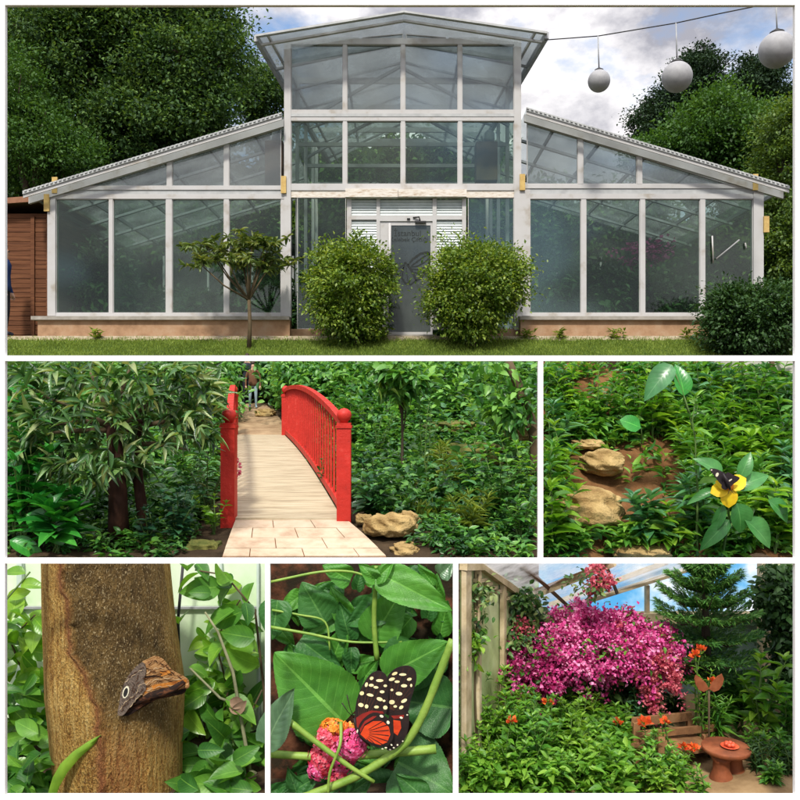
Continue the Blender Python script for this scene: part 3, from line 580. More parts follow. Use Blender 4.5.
# small standard tree
y = 23.3; c = P(231, 256, y); bse = P(249, 348, y); bse[2] = lawn_z(y)
t = root('small_tree', 'small thin tree with an umbrella of long olive leaves before the left wing', 'tree', bse); rng = np.random.default_rng(41)
k = MB(); fork = P(249, 300, y); k.tube([bse, P(250, 325, y), fork], [.07, .055, .05], 8); k.build('trunk', M['stem_brown'], t)
ps = []; ds = []
for ex, ey in ((198, 262), (212, 250), (226, 258), (240, 244), (252, 240), (262, 252), (272, 262), (247, 262), (206, 246), (270, 243), (258, 266)):
    k = MB(); e_ = P(ex, ey, y+rng.normal()*.35); mid = (fork+e_)/2+np.array([0, 0, -.12 if ex < 240 else 0]); k.tube([fork, mid, e_], [.035, .025, .012], 6); k.build('limb', M['stem_brown'], t)
    for j in range(9):
        cc = e_+rng.normal(size=3)*np.array([.40, .3, .11])
        for q in range(12): a = rng.random()*6.283; ps.append(cc); ds.append((math.cos(a), math.sin(a), rng.normal()*.5+.15))
leaves('crown', M['ficus'], ps, ds, np.array([0, 0, 1.])+.4*rng.normal(size=(len(ps), 3)), .20+.15*rng.random(len(ps)), .30, T_M, t)
for i, (px, py, w) in enumerate(((98, 331, 8), (384, 337, 5), (528, 334, 12), (560, 335, 8), (617, 335, 12), (690, 336, 9))):
    q = P(px, py, 24.15); q[2] = lawn_z(24.15); n_ = 60; rr = np.random.default_rng(50+i); pp, dd, up, ll = rosettes(rr, q+rr.normal(size=(n_//6, 3))*np.array([w/100, .1, 0]), .25, 8, .16)
    o = leaves('weed_tuft', M['grass'], pp, dd, up, ll, .4, T_M, loc=q); tagset(o, ['leafy weed tuft at the left end of the plinth', 'small weed tuft between the two round bushes', 'weed tuft right of the right hand round bush', 'small weed tuft at the plinth of the right wing', 'taller weed tuft against the middle of the right wing plinth', 'weed tuft near the dark feathery bush'][i], 'weed')

# trees behind
def bigtree(name, label, lob, m, seed, n, per=70, spread=.45, ln=.28, r=.4, T=T_S, wd=.55, cat='tree', shell=.72):
    lb = []
    for px, py, Y, rx, ry, rz in lob: c = P(px, py, Y); lb.append((c[0], Y, c[2], rx/800*Y, ry, rz/800*Y))
    x_ = lb[0][0]; return tree(name, label, cat, (x_, lb[0][1], 1.9), lb, m, M['bark'], r, n, per, spread, ln, wd, T, seed, None, (x_, lb[0][1], lb[0][2]), True, shell)
bigtree('broadleaf_tree', 'huge dark broadleaf tree rising behind the left wing', [(120, 70, 38, 80, 3.5, 85), (60, 40, 37, 55, 3, 55), (190, 75, 37, 48, 3, 60), (150, 130, 36.5, 55, 3, 40), (95, 140, 37, 50, 3, 45), (205, 120, 37, 30, 2.5, 35), (215, 40, 38, 28, 2.5, 40), (165, 10, 38, 60, 3, 30), (90, 0, 38, 60, 3, 30)], M['tree_dark'], 61, 800, 170, .5, .19, .7)
bigtree('leafy_tree', 'lower leafy tree above the shed roof', [(35, 150, 33, 50, 2.5, 45), (10, 110, 33.5, 38, 2.5, 60), (70, 165, 33, 32, 2, 28)], M['tree_mid'], 62, 330, 130, .3, .14, .4)
bigtree('background_tree', 'distant tree peeping between the dark tree and the tower', [(262, 95, 44, 26, 2.5, 30), (268, 115, 44, 22, 2, 40)], M['tree_dark'], 63, 150, 100, .35, .18, .3)
bigtree('background_tree', 'shadowy tree filling the gap behind the shed', [(25, 180, 40, 60, 3, 45), (110, 190, 41, 70, 3, 40), (190, 175, 41, 60, 3, 45), (20, 60, 41, 50, 3, 70)], M['tree_dark'], 64, 380, 70, .5, .3, .4)
bigtree('added_hedge', 'added dark hedge close behind the greenhouse, darkening the view through its glass', [(400, 190, 37, 130, 1, 70), (600, 225, 36.5, 110, 1, 45), (720, 260, 36, 60, 1, 40), (200, 240, 36, 130, 1, 50), (80, 250, 36, 60, 1, 40), (330, 260, 36.5, 60, 1, 50), (480, 260, 36.5, 60, 1, 50)], M['tree_dark'], 60, 420, 80, .5, .3, .3, cat='hedge')  # hedge added to darken what shows through the panes
bigtree('pine_tree', 'dark ragged pine standing behind the right wing', [(694, 82, 42, 26, 2.4, 20), (676, 100, 42, 30, 2.4, 18), (660, 118, 42, 22, 2, 16), (708, 110, 42, 26, 2.2, 24), (652, 135, 42, 16, 2, 9), (697, 62, 42, 14, 1.6, 12), (685, 140, 42, 40, 2.4, 24)], M['conifer'], 65, 420, 110, .26, .15, .4)
bigtree('pine_tree', 'second dark conifer with two pointed tips right of the first', [(752, 85, 41, 18, 2.2, 18), (748, 68, 41, 8, 1, 8), (772, 72, 41, 8, 1, 9), (770, 110, 41, 24, 2.2, 24), (740, 110, 41, 20, 2, 24)], M['conifer'], 66, 260, 110, .26, .15, .4)
bigtree('broadleaf_tree', 'bright green broadleaf tree behind the right wing', [(720, 128, 37, 44, 2.8, 34), (690, 150, 37, 50, 2.6, 26), (750, 150, 37, 45, 2.8, 35), (660, 160, 37, 30, 2, 16), (765, 190, 36, 40, 2.4, 45)], M['tree_mid'], 67, 600, 130, .36, .17, .5)
bigtree('leafy_tree', 'yellow green leafy tree at the right edge beside the greenhouse end', [(785, 185, 30, 28, 2, 50), (790, 130, 30, 25, 2, 26), (782, 245, 29, 22, 1.6, 40), (795, 270, 29, 25, 2, 50)], M['lime_tree'], 68, 330, 110, .25, .13, .3)


# festoon wire with globe lamps
w0 = P(546, 40, 23.9)
wire_pts = []
for px, py, Y in ((545, 40, 23.9), (598, 36, 23.2), (640, 29, 22.7), (676, 23, 22.2), (720, 13.5, 21.6), (757, 6, 21.2), (790, -1, 21), (860, -14, 20.5)): wire_pts.append(P(px, py, Y))
k = MB(); k.tube(wire_pts, .016, 6); o = k.build('overhead_wire', M['black'], loc=wire_pts[0]); tagset(o, 'thin black wire strung from the tower eaves out over the lawn', 'wire')
t = root('wire_pole', 'tall grey pole carrying the far end of the wire', 'pole', (wire_pts[-1][0], 23.5, lawn_z(23.5)))
k = MB(); k.tube([(wire_pts[-1][0], 23.5, lawn_z(23.5)), (wire_pts[-1][0], 23.5, wire_pts[-1][2]+.6)], [.1, .07], 10); k.build('shaft', M['galv'], t)
k = MB(); k.beam((wire_pts[-1][0], 23.5, wire_pts[-1][2]), wire_pts[-1], .05, .05); k.build('bracket', M['galv'], t)
for px, py, r_, hy, lab in ((599, 81, 11, 36, 'smallest round grey-white globe lamp, nearest the greenhouse tower'), (677, 77, 15, 23, 'middle round globe lamp hanging from the wire'), (777, 50, 17.5, 1, 'largest round globe lamp at the right end of the wire')):
    Y = {599: 23.2, 677: 22.2, 777: 21.1}[px]; c = P(px, py, Y); r3 = r_/800*Y; top = P(px-1, hy, Y); t = root('globe_lamp', lab, 'lamp', c, 'round lamps hanging from the wire')
    k = MB(); k.lathe(c, [(r3*math.sin(a), -r3*math.cos(a)) for a in np.linspace(0, math.pi, 25)], 32); k.build('globe', M['globe'], t)
    k = MB(); k.lathe(c+np.array([0, 0, r3*.9]), [(r3*.42, 0), (r3*.40, r3*.12), (r3*.22, r3*.22), (r3*.08, r3*.32)], 16); k.build('cap', M['black'], t)
    k = MB(); k.tube([c+np.array([0, 0, r3*1.15]), top], .02, 6); k.build('cord', M['galv'], t)

# ---- people
def person(name, label, base, H, face, m_top, m_leg, arm=(.0, .0), seed=0):
    """one skinned body standing at base, facing angle face (0 = towards -Y)"""
    t = root(name, label, 'person', base); s = H/1.75
    J = {'pel': (0, 0, .95), 'sp': (0, .01, 1.15), 'ch': (0, 0, 1.35), 'nk': (0, .0, 1.50), 'hd': (0, -.02, 1.60), 'tp': (0, 0, 1.70)}
    V = []; E = []; Rd = []
    def v(p, r): V.append(p); Rd.append(r if hasattr(r, '__len__') else (r, r)); return len(V)-1
    pel = v((0, 0, .96), (.15, .11)); sp = v((0, .01, 1.14), (.135, .10)); ch = v((0, .01, 1.34), (.16, .115)); nk = v((0, .01, 1.49), (.06, .06)); h1 = v((0, -.01, 1.59), (.078, .09)); h2 = v((0, -.005, 1.69), (.07, .08))
    E += [(pel, sp), (sp, ch), (ch, nk), (nk, h1), (h1, h2)]
    for sx in (-1, 1):
        hp = v((sx*.10, 0, .88), .09); kn = v((sx*.11, -.02, .48), .06); an = v((sx*.115, .02, .09), .042); to = v((sx*.13, -.14, .035), .035)
        E += [(pel, hp), (hp, kn), (kn, an), (an, to)]
        shd = v((sx*.185, .01, 1.42), .062); el = v((sx*.27, .03, 1.13), .045); wr = v((sx*.27, -.06, .88), .032); ha = v((sx*.265, -.085, .80), .035)
        E += [(ch, shd), (shd, el), (el, wr), (wr, ha)]
        for f in range(4): a = v((sx*.262+sx*.006*f, -.115+.022*f, .755), .010); b_ = v((sx*.255, -.118+.022*f, .71+.006*abs(f-1)), .008); E += [(ha, a), (a, b_)]
        th = v((sx*.235, -.115, .79), .011); th2 = v((sx*.225, -.13, .755), .009); E += [(ha, th), (th, th2)]
    me = bpy.data.meshes.new('b'); me.from_pydata([tuple(c*s for c in p) for p in V], E, []); ob = bpy.data.objects.new('b', me); COL.objects.link(ob)
    md = ob.modifiers.new('s', 'SKIN'); md.use_smooth_shade = True
    for i, r_ in enumerate(Rd): me.skin_vertices[0].data[i].radius = (r_[0]*s, r_[1]*s)
    me.skin_vertices[0].data[0].use_root = True; sb = ob.modifiers.new('u', 'SUBSURF'); sb.levels = 2
    dg = bpy.context.evaluated_depsgraph_get(); dg.update(); out = bpy.data.meshes.new_from_object(ob.evaluated_get(dg)); bpy.data.objects.remove(ob)
    out.materials.clear()
    for mm in (M['skin'], m_top, m_leg): out.materials.append(mm)
    for p in out.polygons:
        z = p.center.z/s; x = abs(p.center.x)/s
        p.material_index = 0 if z > 1.47 or (x > .2 and z < .86) else (1 if z > .93 or x > .2 else 2); p.use_smooth = True
    b_ = bpy.data.objects.new('body', out); COL.objects.link(b_); b_.parent = t
    hr = MB(); hr.lathe((0, .02*s, 1.62*s), [(.085*s*math.sin(a)+.001, .11*s*(1-math.cos(a))-.02*s) for a in np.linspace(math.pi*.45, math.pi, 8)], 16); h = hr.build('hair', M['hair']); h.parent = t
    jk = MB(); jk.lathe((0, .008*s, .86*s), [(.155*s, 0), (.165*s, .1*s), (.15*s, .3*s), (.175*s, .5*s), (.12*s, .6*s), (.07*s, .64*s)], 20); j = jk.build('jacket', m_top); j.parent = t; j.scale = (1.05, .78, 1)
    for sx in (-1, 1):
        ey = MB(); ey.lathe((sx*.03*s, -.088*s, 1.615*s), [(.011*s*math.sin(a), -.011*s*math.cos(a)) for a in np.linspace(0, math.pi, 7)], 8); q = ey.build('eye', M['black']); q.parent = t
    t.rotation_euler = (0, 0, face); return t
q = P(4, 356, 24.45); q[2] = lawn_z(24.45)
person('person', 'person in a blue jacket half cut off at the left edge of the lawn', q, 2.8, R(100), M['blue_cloth'], M['dark_cloth'])
# ================================================================== middle left: the red bridge in the jungle garden
PL = lambda n, c, *a: leaf_mat(n, c, *a)
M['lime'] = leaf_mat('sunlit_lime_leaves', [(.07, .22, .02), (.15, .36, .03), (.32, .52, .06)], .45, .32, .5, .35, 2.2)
M['fl1'] = leaf_mat('lush_green_leaves', [(.03, .14, .02), (.09, .28, .035), (.26, .50, .07)], .35, .35, .5, .25, 1.5)
M['fl2'] = leaf_mat('pale_blue_green_leaves', [(.03, .14, .05), (.07, .24, .09), (.17, .38, .18)], .3, .3, .6, .25, 1.5)
M['ug'] = leaf_mat('undergrowth_leaves', [(.012, .06, .016), (.04, .145, .03), (.13, .30, .06)], .3, .38, .5, 0, 1.1)
M['ug2'] = leaf_mat('bright_undergrowth_leaves', [(.03, .13, .025), (.08, .25, .04), (.20, .42, .07)], .35, .38, .5, 0, 1.2)
M['olive_leaf'] = leaf_mat('olive_lance_leaves', [(.012, .05, .014), (.03, .105, .025), (.06, .17, .04), (.12, .25, .06), (.30, .36, .14)], .3, .35, .5, .35, 2.2)
M['big_green'] = leaf_mat('broad_vivid_green_leaves', [(.012, .15, .02), (.03, .27, .035), (.08, .38, .05)], .3, .3, .6, .5, 2)
M['teal_leaf'] = leaf_mat('blue_green_leaves', [(.012, .055, .03), (.028, .11, .05), (.05, .16, .07)], .25, .35, .5, .35, 2)
M['fl2u'] = leaf_mat('broad_pale_leaves', [(.03, .12, .04), (.06, .20, .07), (.12, .30, .12)], .3, .3, .6, .3, 1.5)
M['red'] = mat('worn_red_paint', [(.0, (.08, .012, .010)), (.26, (.22, .012, .009)), (.35, (.42, .018, .010)), (.6, (.50, .022, .013)), (.70, (.55, .05, .035))], 7, .55, .35, .35, 30, detail=10)
M['deck'] = mat('weathered_tan_boards', [(.20, .155, .095), (.42, .35, .235), (.53, .47, .34)], 3, .8, .2, .3, 20, stretch=(.6, 6, 1))
M['paver'] = mat('pinkish_tan_stone_slabs', [(.30, .20, .13), (.50, .38, .27), (.60, .49, .37)], 3.4, .85, .2, .35, 14)
M['rock'] = mat('yellow_tan_rock', [(.0, (.05, .04, .015)), (.38, (.24, .15, .055)), (.55, (.44, .31, .13)), (1, (.56, .44, .24))], 2.4, .9, .2, 1, 9, dist=.09)
M['moss_rock'] = mat('mossy_yellow_rock', [(.0, (.02, .035, .010)), (.42, (.06, .075, .02)), (.58, (.17, .16, .045)), (1, (.34, .29, .13))], 2.4, .95, .1, .8, 7, dist=.05)
M['pale_post'] = mat('pale_grey_post', [(.44, .44, .42), (.60, .60, .58)], 5, .7, .2, .2)
def cx2(y): return np.interp(y, [8, 9.45, 17, 21.5, 23], [-1.0, -1.30, -2.95, -4.15, -4.6])
def zc2(y): return np.interp(y, [8.0, 8.3, 9.5, 17, 19.5, 21.5, 22.6], [-1.70, -1.655, -1.43, -.78, -.42, -.10, 0.])
def z2(x, y):
    d = abs(x-cx2(y)); hollow = .42*np.exp(-((y-13)/2.6)**2)*(.35+.65*np.clip(d/1.2, 0, 1))
    side = np.clip(d-1.0, 0, 9); return zc2(y)-hollow+.16*side*np.clip((y-10.5)/7, 0, 1)+.05*np.sin(x*3.1+y*2.3)*np.clip(side, 0, 1)
k = MB(); k.grid(lambda u, v: (lambda y: (lambda x: (x, y, z2(x, y)))((-.52*y-.3)+u*(.1735*y+.52*y+.3)))(8.3+v*13.7), 60, 70)
k.add([(-4.6, 8.3, -1.66), (1.44, 8.3, -1.66), (1.44, 8.3, -3.32), (-4.6, 8.3, -3.32)], [(0, 1, 2, 3)])
tagset(k.build('garden_ground', M['soil']), kind='structure')
CLIP[0] = (-60, 540, 358, 560.5)
rng = np.random.default_rng(101)
# path beyond the bridge and slabs before it
k = MB(); k.grid(lambda u, v: (lambda y: (cx2(y)+(u-.5)*(1.0+.35*math.sin(v*3))-.05*v, y, zc2(y)+.03+.0*u))(17.0+v*4.4), 4, 20); k.grid(lambda u, v: (cx2(17)+(u-.5)*1.0, 17.0, zc2(17)+.03-v*.3), 2, 1)
tagset(k.build('garden_path', mat('trodden_tan_earth', [(.22, .14, .08), (.42, .30, .18)], 2.5, .95, .1, .5, 12)), kind='structure')
k = MB(); ys = [9.5, 9.16, 8.84, 8.53, 8.315]; xl = lambda y: (np.interp(y, [8.3, 9.5], [222, 236])-400)/800*y; xr = lambda y: (np.interp(y, [8.3, 9.5], [387, 345])-400)/800*y
for r_ in range(4):
    n = 3; off = (r_ % 2)*.5; ed = [0]+[(i+off)/n for i in range(0 if off else 1, n)]+[1]
    for a, b_ in zip(ed[:-1], ed[1:]):
        if b_-a < .02: continue
        y1_, y0_ = ys[r_]-.006, ys[r_+1]+.006; q = []
        for u, y in ((a, y0_), (b_, y0_), (b_, y1_), (a, y1_)): x = xl(y)+(xr(y)-xl(y))*u; x += .005 if u == a else -.005; q.append((x, y, zc2(y)+.03+rng.random()*.006))
        k.prism(q, (0, 0, -.05))
k.mi = 1; k.prism([(xl(y)+(xr(y)-xl(y))*u, y, zc2(y)+.022) for u, y in ((0, 8.31), (1, 8.31), (1, 9.5), (0, 9.5))], (0, 0, -.05))
tagset(k.build('paving', [M['paver'], M['soil_red']]), kind='structure')
# the bridge
br = root('footbridge', 'arched red garden footbridge with pale tan plank deck and balustrades', 'footbridge', (cx2(9.45), 9.45, -1.43))
def bl(s, y):        # plan position of the left (-1) / right (1) rail
    return np.interp(y, [9.45, 17], [-2.02, -3.53] if s < 0 else [-.66, -2.43])
def dz(y): return np.interp(y, [9.45, 17], [-1.39, -.74])+.10*math.sin(math.pi*(y-9.45)/7.55)
k = MB(); y = 9.42; i = 0
while y < 17.0:
    w = .30 if y > 9.8 else .22; y2 = min(y+w-.008, 17.05)
    k.prism([(bl(-1, y)+.03, y, dz(max(y, 9.45))), (bl(1, y)-.03, y, dz(max(y, 9.45))), (bl(1, y2)-.03, y2, dz(min(y2, 17))), (bl(-1, y2)+.03, y2, dz(min(y2, 17)))], (0, 0, -.05)); y += w; i += 1
k.build('deck', M['deck'], br)
for s in (-1, 1): k = MB(); n = 12; Y_ = np.linspace(9.45, 17, n); [k.beam((bl(s, a)-s*.08, a, dz(a)-.12), (bl(s, b_)-s*.08, b_, dz(b_)-.12), .08, .14) for a, b_ in zip(Y_[:-1], Y_[1:])]; k.build('beam', M['deck'], br)
def rz(y):
    u = (y-9.45)/7.55; base = np.interp(y, [9.45, 17], [-.31, .18]); return base+.24*math.sin(math.pi*min(1, u))**.7
for s in (-1, 1):
    Y_ = np.linspace(9.5, 16.95, 26)
    k = MB()
    for a, b_ in zip(Y_[:-1], Y_[1:]): k.beam((bl(s, a), a, rz(a)), (bl(s, b_), b_+.02, rz(b_)), .085, .075)
    k.build('handrail', M['red'], br)
    k = MB()
    for a, b_ in zip(Y_[:-1], Y_[1:]): k.beam((bl(s, a), a, dz(a)+.07), (bl(s, b_), b_+.01, dz(b_)+.07), .05, .09)
    k.build('bottom_rail', M['red'], br)
    for i in range(28):
        y = 9.70+i*.262; k = MB(); k.box(bl(s, y)-.014, bl(s, y)+.014, y-.018, y+.018, dz(y)+.08, rz(y)-.02); k.build('baluster', M['red'], br)
    for y, hw in ((9.45, .082), (17.0, .075)):
        x = bl(s, y)+s*.0; zb = dz(y)-.08; zt = np.interp(y, [9.45, 17], [-.27, .13]); k = MB(); k.box(x-hw, x+hw, y-hw, y+hw, zb-.1, zt); k.box(x-hw-.012, x+hw+.012, y-hw-.012, y+hw+.012, zt-.06, zt-.03); ps_ = k.build('post', M['red'], br)
        k = MB(); k.lathe2((x, y, zt), [(0, hw*.6), (.02, hw*.6), (.04, hw*.9), (.09, hw*1.08), (.135, hw*.95), (.165, hw*.5), (.175, .004)], 18); f_ = k.build('finial', M['red'], br)
# persons on the far path
q = (P(253, 400, 20.6)[0], 20.6, zc2(20.6)+.03); person('person', 'person in a brown top and pale blue trousers on the path beyond the bridge', q, 1.18, R(10), M['orange_cloth'], M['pale_cloth'])
q = (P(247, 400, 21.3)[0], 21.3, zc2(21.3)+.03); person('person', 'person in dark clothes behind the one in pale blue trousers', q, 1.30, R(-10), M['dark_cloth'], M['dark_cloth'])
# rocks
def rock(name, label, px, py, w, h, Y, m, seed, flat=.6, grp=None, zz=None):
    c = P(px, py, Y); rx = w/1600*Y; rz_ = h/1600*Y; r_ = np.random.default_rng(seed); ph = r_.random(12)*6.28
    def fn(u, v):
        a = u*2*math.pi; b_ = (v-.5)*math.pi; d = np.array([math.cos(a)*math.cos(b_), math.sin(a)*math.cos(b_), math.sin(b_)])
        s = 1-.07*abs(math.sin(6.3*d[0]+3*d[2]+ph[5]))-.06*abs(math.sin(4.1*d[1]-7*d[2]+ph[6]))-.035*abs(math.sin(17*d[2]+5*d[0]+ph[7]))+.13*math.sin(3*d[0]+ph[0])+.11*math.sin(5*d[1]+ph[1])*math.cos(4*d[2]+ph[2])+.06*math.sin(9*d[0]+7*d[2]+ph[3])+.04*math.sin(15*d[1]+11*d[0]+ph[4])
        d = np.sign(d)*abs(d)**flat; return c+d*np.array([rx, rx*.8, rz_])*s
    k = MB(); k.grid(fn, 64, 40); return tagset(k.build(name, m, loc=c-np.array([0, 0, rz_])), label, 'rock', grp)
rock('rock', 'blocky yellow tan rock at the right edge of the slabs below the bridge post', 390, 525, 50, 26, 9.0, M['rock'], 21, .8)
rock('rock', 'rough tan rock leaning on the blocky one from the right', 409, 521, 26, 20, 9.15, M['rock'], 22, .8)
rock('rock', 'small tan stone close to the right bridge post', 364, 519, 16, 12, 9.4, M['rock'], 23, .8)
rock('rock', 'low tan rock at the bottom of the bridge view beside the slabs', 405, 551, 36, 16, 8.6, M['rock'], 2, .8)
rock('rock', 'yellow mossy rock ledge deep in the shade right of the bridge', 466, 455, 74, 26, 12.6, M['moss_rock'], 3, .7)
rock('rock', 'flat pale rock above the mossy ledge', 450, 427, 56, 12, 14.0, M['moss_rock'], 4, .7)
rock('rock', 'small pale rock beside the leaning trunk', 521, 434, 30, 16, 11.9, M['rock'], 5, .7)
rock('rock', 'small mossy rock below the ledge', 423, 487, 18, 10, 11.5, M['moss_rock'], 6)
rock('rock', 'mossy stone left of the bridge foot', 205, 548, 34, 18, 8.75, M['moss_rock'], 7)
rock('rock', 'ring of small brown kerb stones on the far path', 266, 413, 24, 8, 19.6, M['rock'], 8)
# undergrowth
def under(name, label, m, n, yr, k_, ln, h, T, seed, xr_=None, dens=None):
    r_ = np.random.default_rng(seed); y = yr[0]+(yr[1]-yr[0])*r_.random(n); xa, xb = (-.50*y-.2, .172*y) if xr_ is None else (xr_[0](y), xr_[1](y)); x = xa+(xb-xa)*r_.random(n)
    d = np.abs(x-cx2(y)); w = np.interp(y, [8, 9.5, 17, 22], [1.35, 1.0, .85, .62]); kp = d > w
    if dens is not None: kp &= dens(x, y, r_)
    pn = np.sin(x*2.3+1.1*np.sin(y*1.3+seed))+np.sin(y*1.9-x*1.2+seed*.7)+.6*np.sin(x*5.1+y*3.7); kp &= (pn > -.55) | (r_.random(n) < .16)
    x, y = x[kp], y[kp]; p0 = np.stack([x, y, z2(x, y)], 1); hh = h*(.35+.9*r_.random(len(x)))*(1+.22*pn[kp])*np.interp(y, [8, 12, 20], [.55, .8, 1.25])
    p, dd, up, l_ = rosettes(r_, p0, hh, k_, ln, (-.3, .8)); l_ = l_*np.repeat(np.interp(y, [8, 14, 21], [.8, 1, 1.25]), k_)
    return tagset(leaves(name, m, p, dd, up+.35*r_.normal(size=p.shape), l_, .45, T), label, kind='stuff', cat='undergrowth')
soilgap = lambda x, y, r_: ~((x > .1) & (x < 1.0) & (y < 10.9) & (r_.random(len(x)) < .7))
under('undergrowth', 'deep green undergrowth filling both sides of the bridge', M['ug'], 3600, (9.3, 21.5), 26, .16, .75, T_M, 201, None, soilgap)
under('undergrowth', 'brighter leafy undergrowth on the bank right of the bridge', M['ug2'], 1500, (12.5, 21.5), 28, .17, .95, T_M, 202)
under('undergrowth', 'feathery pale green growth beside and behind the bridge rails', M['ug2'], 900, (10, 20), 40, .08, .8, T_S, 206, None, soilgap)
under('undergrowth', 'patches of broad pale leaves among the undergrowth beside the bridge', M['fl2u'], 620, (9.4, 18), 9, .27, .7, T_H, 205, None, soilgap)
under('undergrowth', 'sparse ground cover near the slabs', M['ug'], 1000, (8.34, 10.5), 16, .10, .26, T_M, 203, None, lambda x, y, r_: (x < -1) | (y > 8.9) | (r_.random(len(x)) < .5))
under('undergrowth', 'fresh green seedlings along the bottom edge of the bridge view', M['ug2'], 260, (8.34, 9.6), 14, .13, .3, T_M, 204, None, lambda x, y, r_: (x < -2.6) | (x > .3))
# background trees closing the view
def jt(name, label, cat, px, Y, lob, m, seed, n, per, sp, ln, r=.12, wd=.5, T=T_M):
    lb = [((a-400)/800*Y, Y+dy, (400-b_)/800*Y, rx/800*Y, ry, rz_/800*Y) for a, b_, rx, rz_, ry, dy in lob]; x = (px-400)/800*Y; return tree(name, label, cat, (x, Y, float(z2(x, Y))), lb, m, M['bark'], r, n, per, sp, ln, wd, T, seed, None, (lb[0][0], Y, lb[0][2]), True)
jt('jungle_tree', 'dark bushy tree behind the far left of the bridge garden', 'tree', 60, 19, [(60, 390, 70, 30, 1, 0), (140, 385, 60, 28, 1, .5), (20, 420, 40, 30, 1, 0)], M['ug'], 211, 340, 40, .3, .2)
jt('jungle_tree', 'bushy tree above the left rail of the bridge', 'tree', 205, 19.5, [(200, 378, 30, 20, .8, 0), (215, 400, 16, 14, .7, -1), (175, 400, 30, 22, .8, 0)], M['ug2'], 212, 220, 40, .25, .16)
jt('jungle_tree', 'shadowed shrub behind the people on the path', 'shrub', 278, 21.8, [(262, 372, 30, 14, .3, 0), (235, 372, 14, 12, .3, 0), (290, 378, 16, 16, .4, -.4)], M['ug'], 213, 170, 40, .22, .16)
jt('jungle_tree', 'fresh green bushy tree above the arched right rail', 'tree', 330, 19, [(330, 378, 50, 18, 1, 0), (370, 400, 40, 20, 1, -.5), (310, 372, 20, 12, .6, 0)], M['ug2'], 214, 340, 42, .26, .15)
jt('jungle_tree', 'leafy tree at the back right of the bridge garden', 'tree', 450, 19.5, [(440, 380, 60, 22, 1, 0), (500, 385, 50, 26, 1, -.5), (410, 400, 40, 18, .8, -1)], M['ug2'], 215, 420, 44, .28, .15)
jt('hanging_foliage', 'bright green leafy bough hanging beside the pale post', 'plant', 402, 12, [(402, 370, 15, 10, .4, 0), (396, 386, 7, 12, .3, 0), (417, 380, 9, 7, .3, 0), (408, 398, 6, 10, .2, 0), (388, 368, 8, 6, .2, 0)], M['ug2'], 216, 44, 22, .10, .17, .03)
t = root('pale_post', 'pale grey post standing in the bushes right of the bridge', 'post', (P(384, 400, 16)[0], 16, float(z2(P(384, 0, 16)[0], 16)))); k = MB(); x = P(384, 0, 16)[0]; k.tube([(x, 16, z2(x, 16)), (x+.02, 16, .70)], .09, 10); k.build('shaft', M['pale_post'], t)
# leaning trunk on the right
b0 = P(548, 470, 11.5); CL = [P(537, 452, 11.5), P(534, 432, 11.5), P(526, 405, 11.5), P(515, 378, 11.5), P(508, 361, 11.5)]
t = root('leaning_tree', 'thin brown leaning trunk at the right of the bridge garden', 'tree', (CL[0][0]-.02, 11.5, float(z2(1.9, 11.5)))); k = MB(); k.tube([(CL[0][0]-.03, 11.5, float(z2(1.9, 11.5)))]+CL, [.11, .10, .085, .08, .07, .06], 10); k.build('trunk', M['stem_brown'], t)
crown('crown', M['ug2'], [((CL[4][0]), 11.5, CL[4][2]-.15, .5, .3, .2), (CL[1][0]-.3, 11.4, CL[2][2], .35, .3, .3)], 34, 20, .14, .15, .5, T_M, t, None, 217)
# olive leaved tree on the left, trunk in front of the shade
Yt = 9.0; bse = np.array([P(119, 0, Yt)[0], Yt, z2(P(119, 0, Yt)[0], Yt)]); t = root('lance_leaved_tree', 'dark trunked tree with whorls of long olive leaves left of the bridge', 'tree', bse); rng = np.random.default_rng(221)
k = MB(); k.tube([bse+[0, 0, -.05], P(118, 500, Yt), P(117, 450, Yt), P(112, 425, Yt)], [.125, .105, .10, .07], 12); k.build('trunk', M['bark_brown'], t)
k = MB(); k.tube([bse+[.28, .1, -.05], P(138, 480, Yt+.1), P(136, 445, Yt+.1), P(140, 420, Yt)], [.07, .06, .05, .03], 9); k.build('trunk', M['bark_brown'], t)
wh = []
for i in range(430):
    px = rng.uniform(8, 214); py = 362+rng.random()**1.15*(122 if px < 150 else 100)*(1-.25*abs(px-100)/120); wh.append(P(px, py, Yt+rng.normal()*.45))
for ax, ay, bx, by in ((112, 425, 55, 425), (115, 430, 40, 395), (112, 425, 90, 372), (118, 435, 160, 395), (118, 432, 205, 420), (120, 445, 190, 450), (112, 425, 130, 368), (112, 430, 20, 440)):
    k = MB(); k.tube([P(ax, ay, Yt), P((ax+bx)/2, (ay+by)/2-4, Yt-.05), P(bx, by, Yt-.1)], [.04, .028, .012], 6); k.build('limb', M['stem_brown'], t)
ps = []; ds = []
for w in wh:
    ax = unit(w-P(112, 440, Yt)+rng.normal(size=3)*.4+np.array([0, -.3, -.15])); n = 6
    for q in range(n): v = unit(ax*.85+unit(rng.normal(size=3))*.8); ps.append(w); ds.append(v)
leaves('crown', M['olive_leaf'], ps, ds, np.array([0, -.25, 1.])+.5*rng.normal(size=(len(ps), 3)), .12+.17*rng.random(len(ps)), .25, T_L, t, smooth=True)
def splant(name, label, cat, px, py, Y, *a, zf=None, **kw):
    b_ = P(px, py, Y); return stem_plant(name, label, cat, b_, *a, **kw)
def sp2(label, px, Y, h, m, ns, npair, ln, wd, T, spread, seed, cat='plant', name='leafy_plant', **kw):
    x = (px-400)/800*Y; return stem_plant(name, label, cat, (x, Y, float(z2(x, Y))-.02), h, m, M['stem'], ns, npair, ln, wd, T, spread, seed=seed, smooth=True, **kw)
sp2('bright broad leaved plant crowding the left edge of the bridge view', 22, 8.55, 1.2, M['big_green'], 7, 5, .34, .52, T_H, .3, 231)
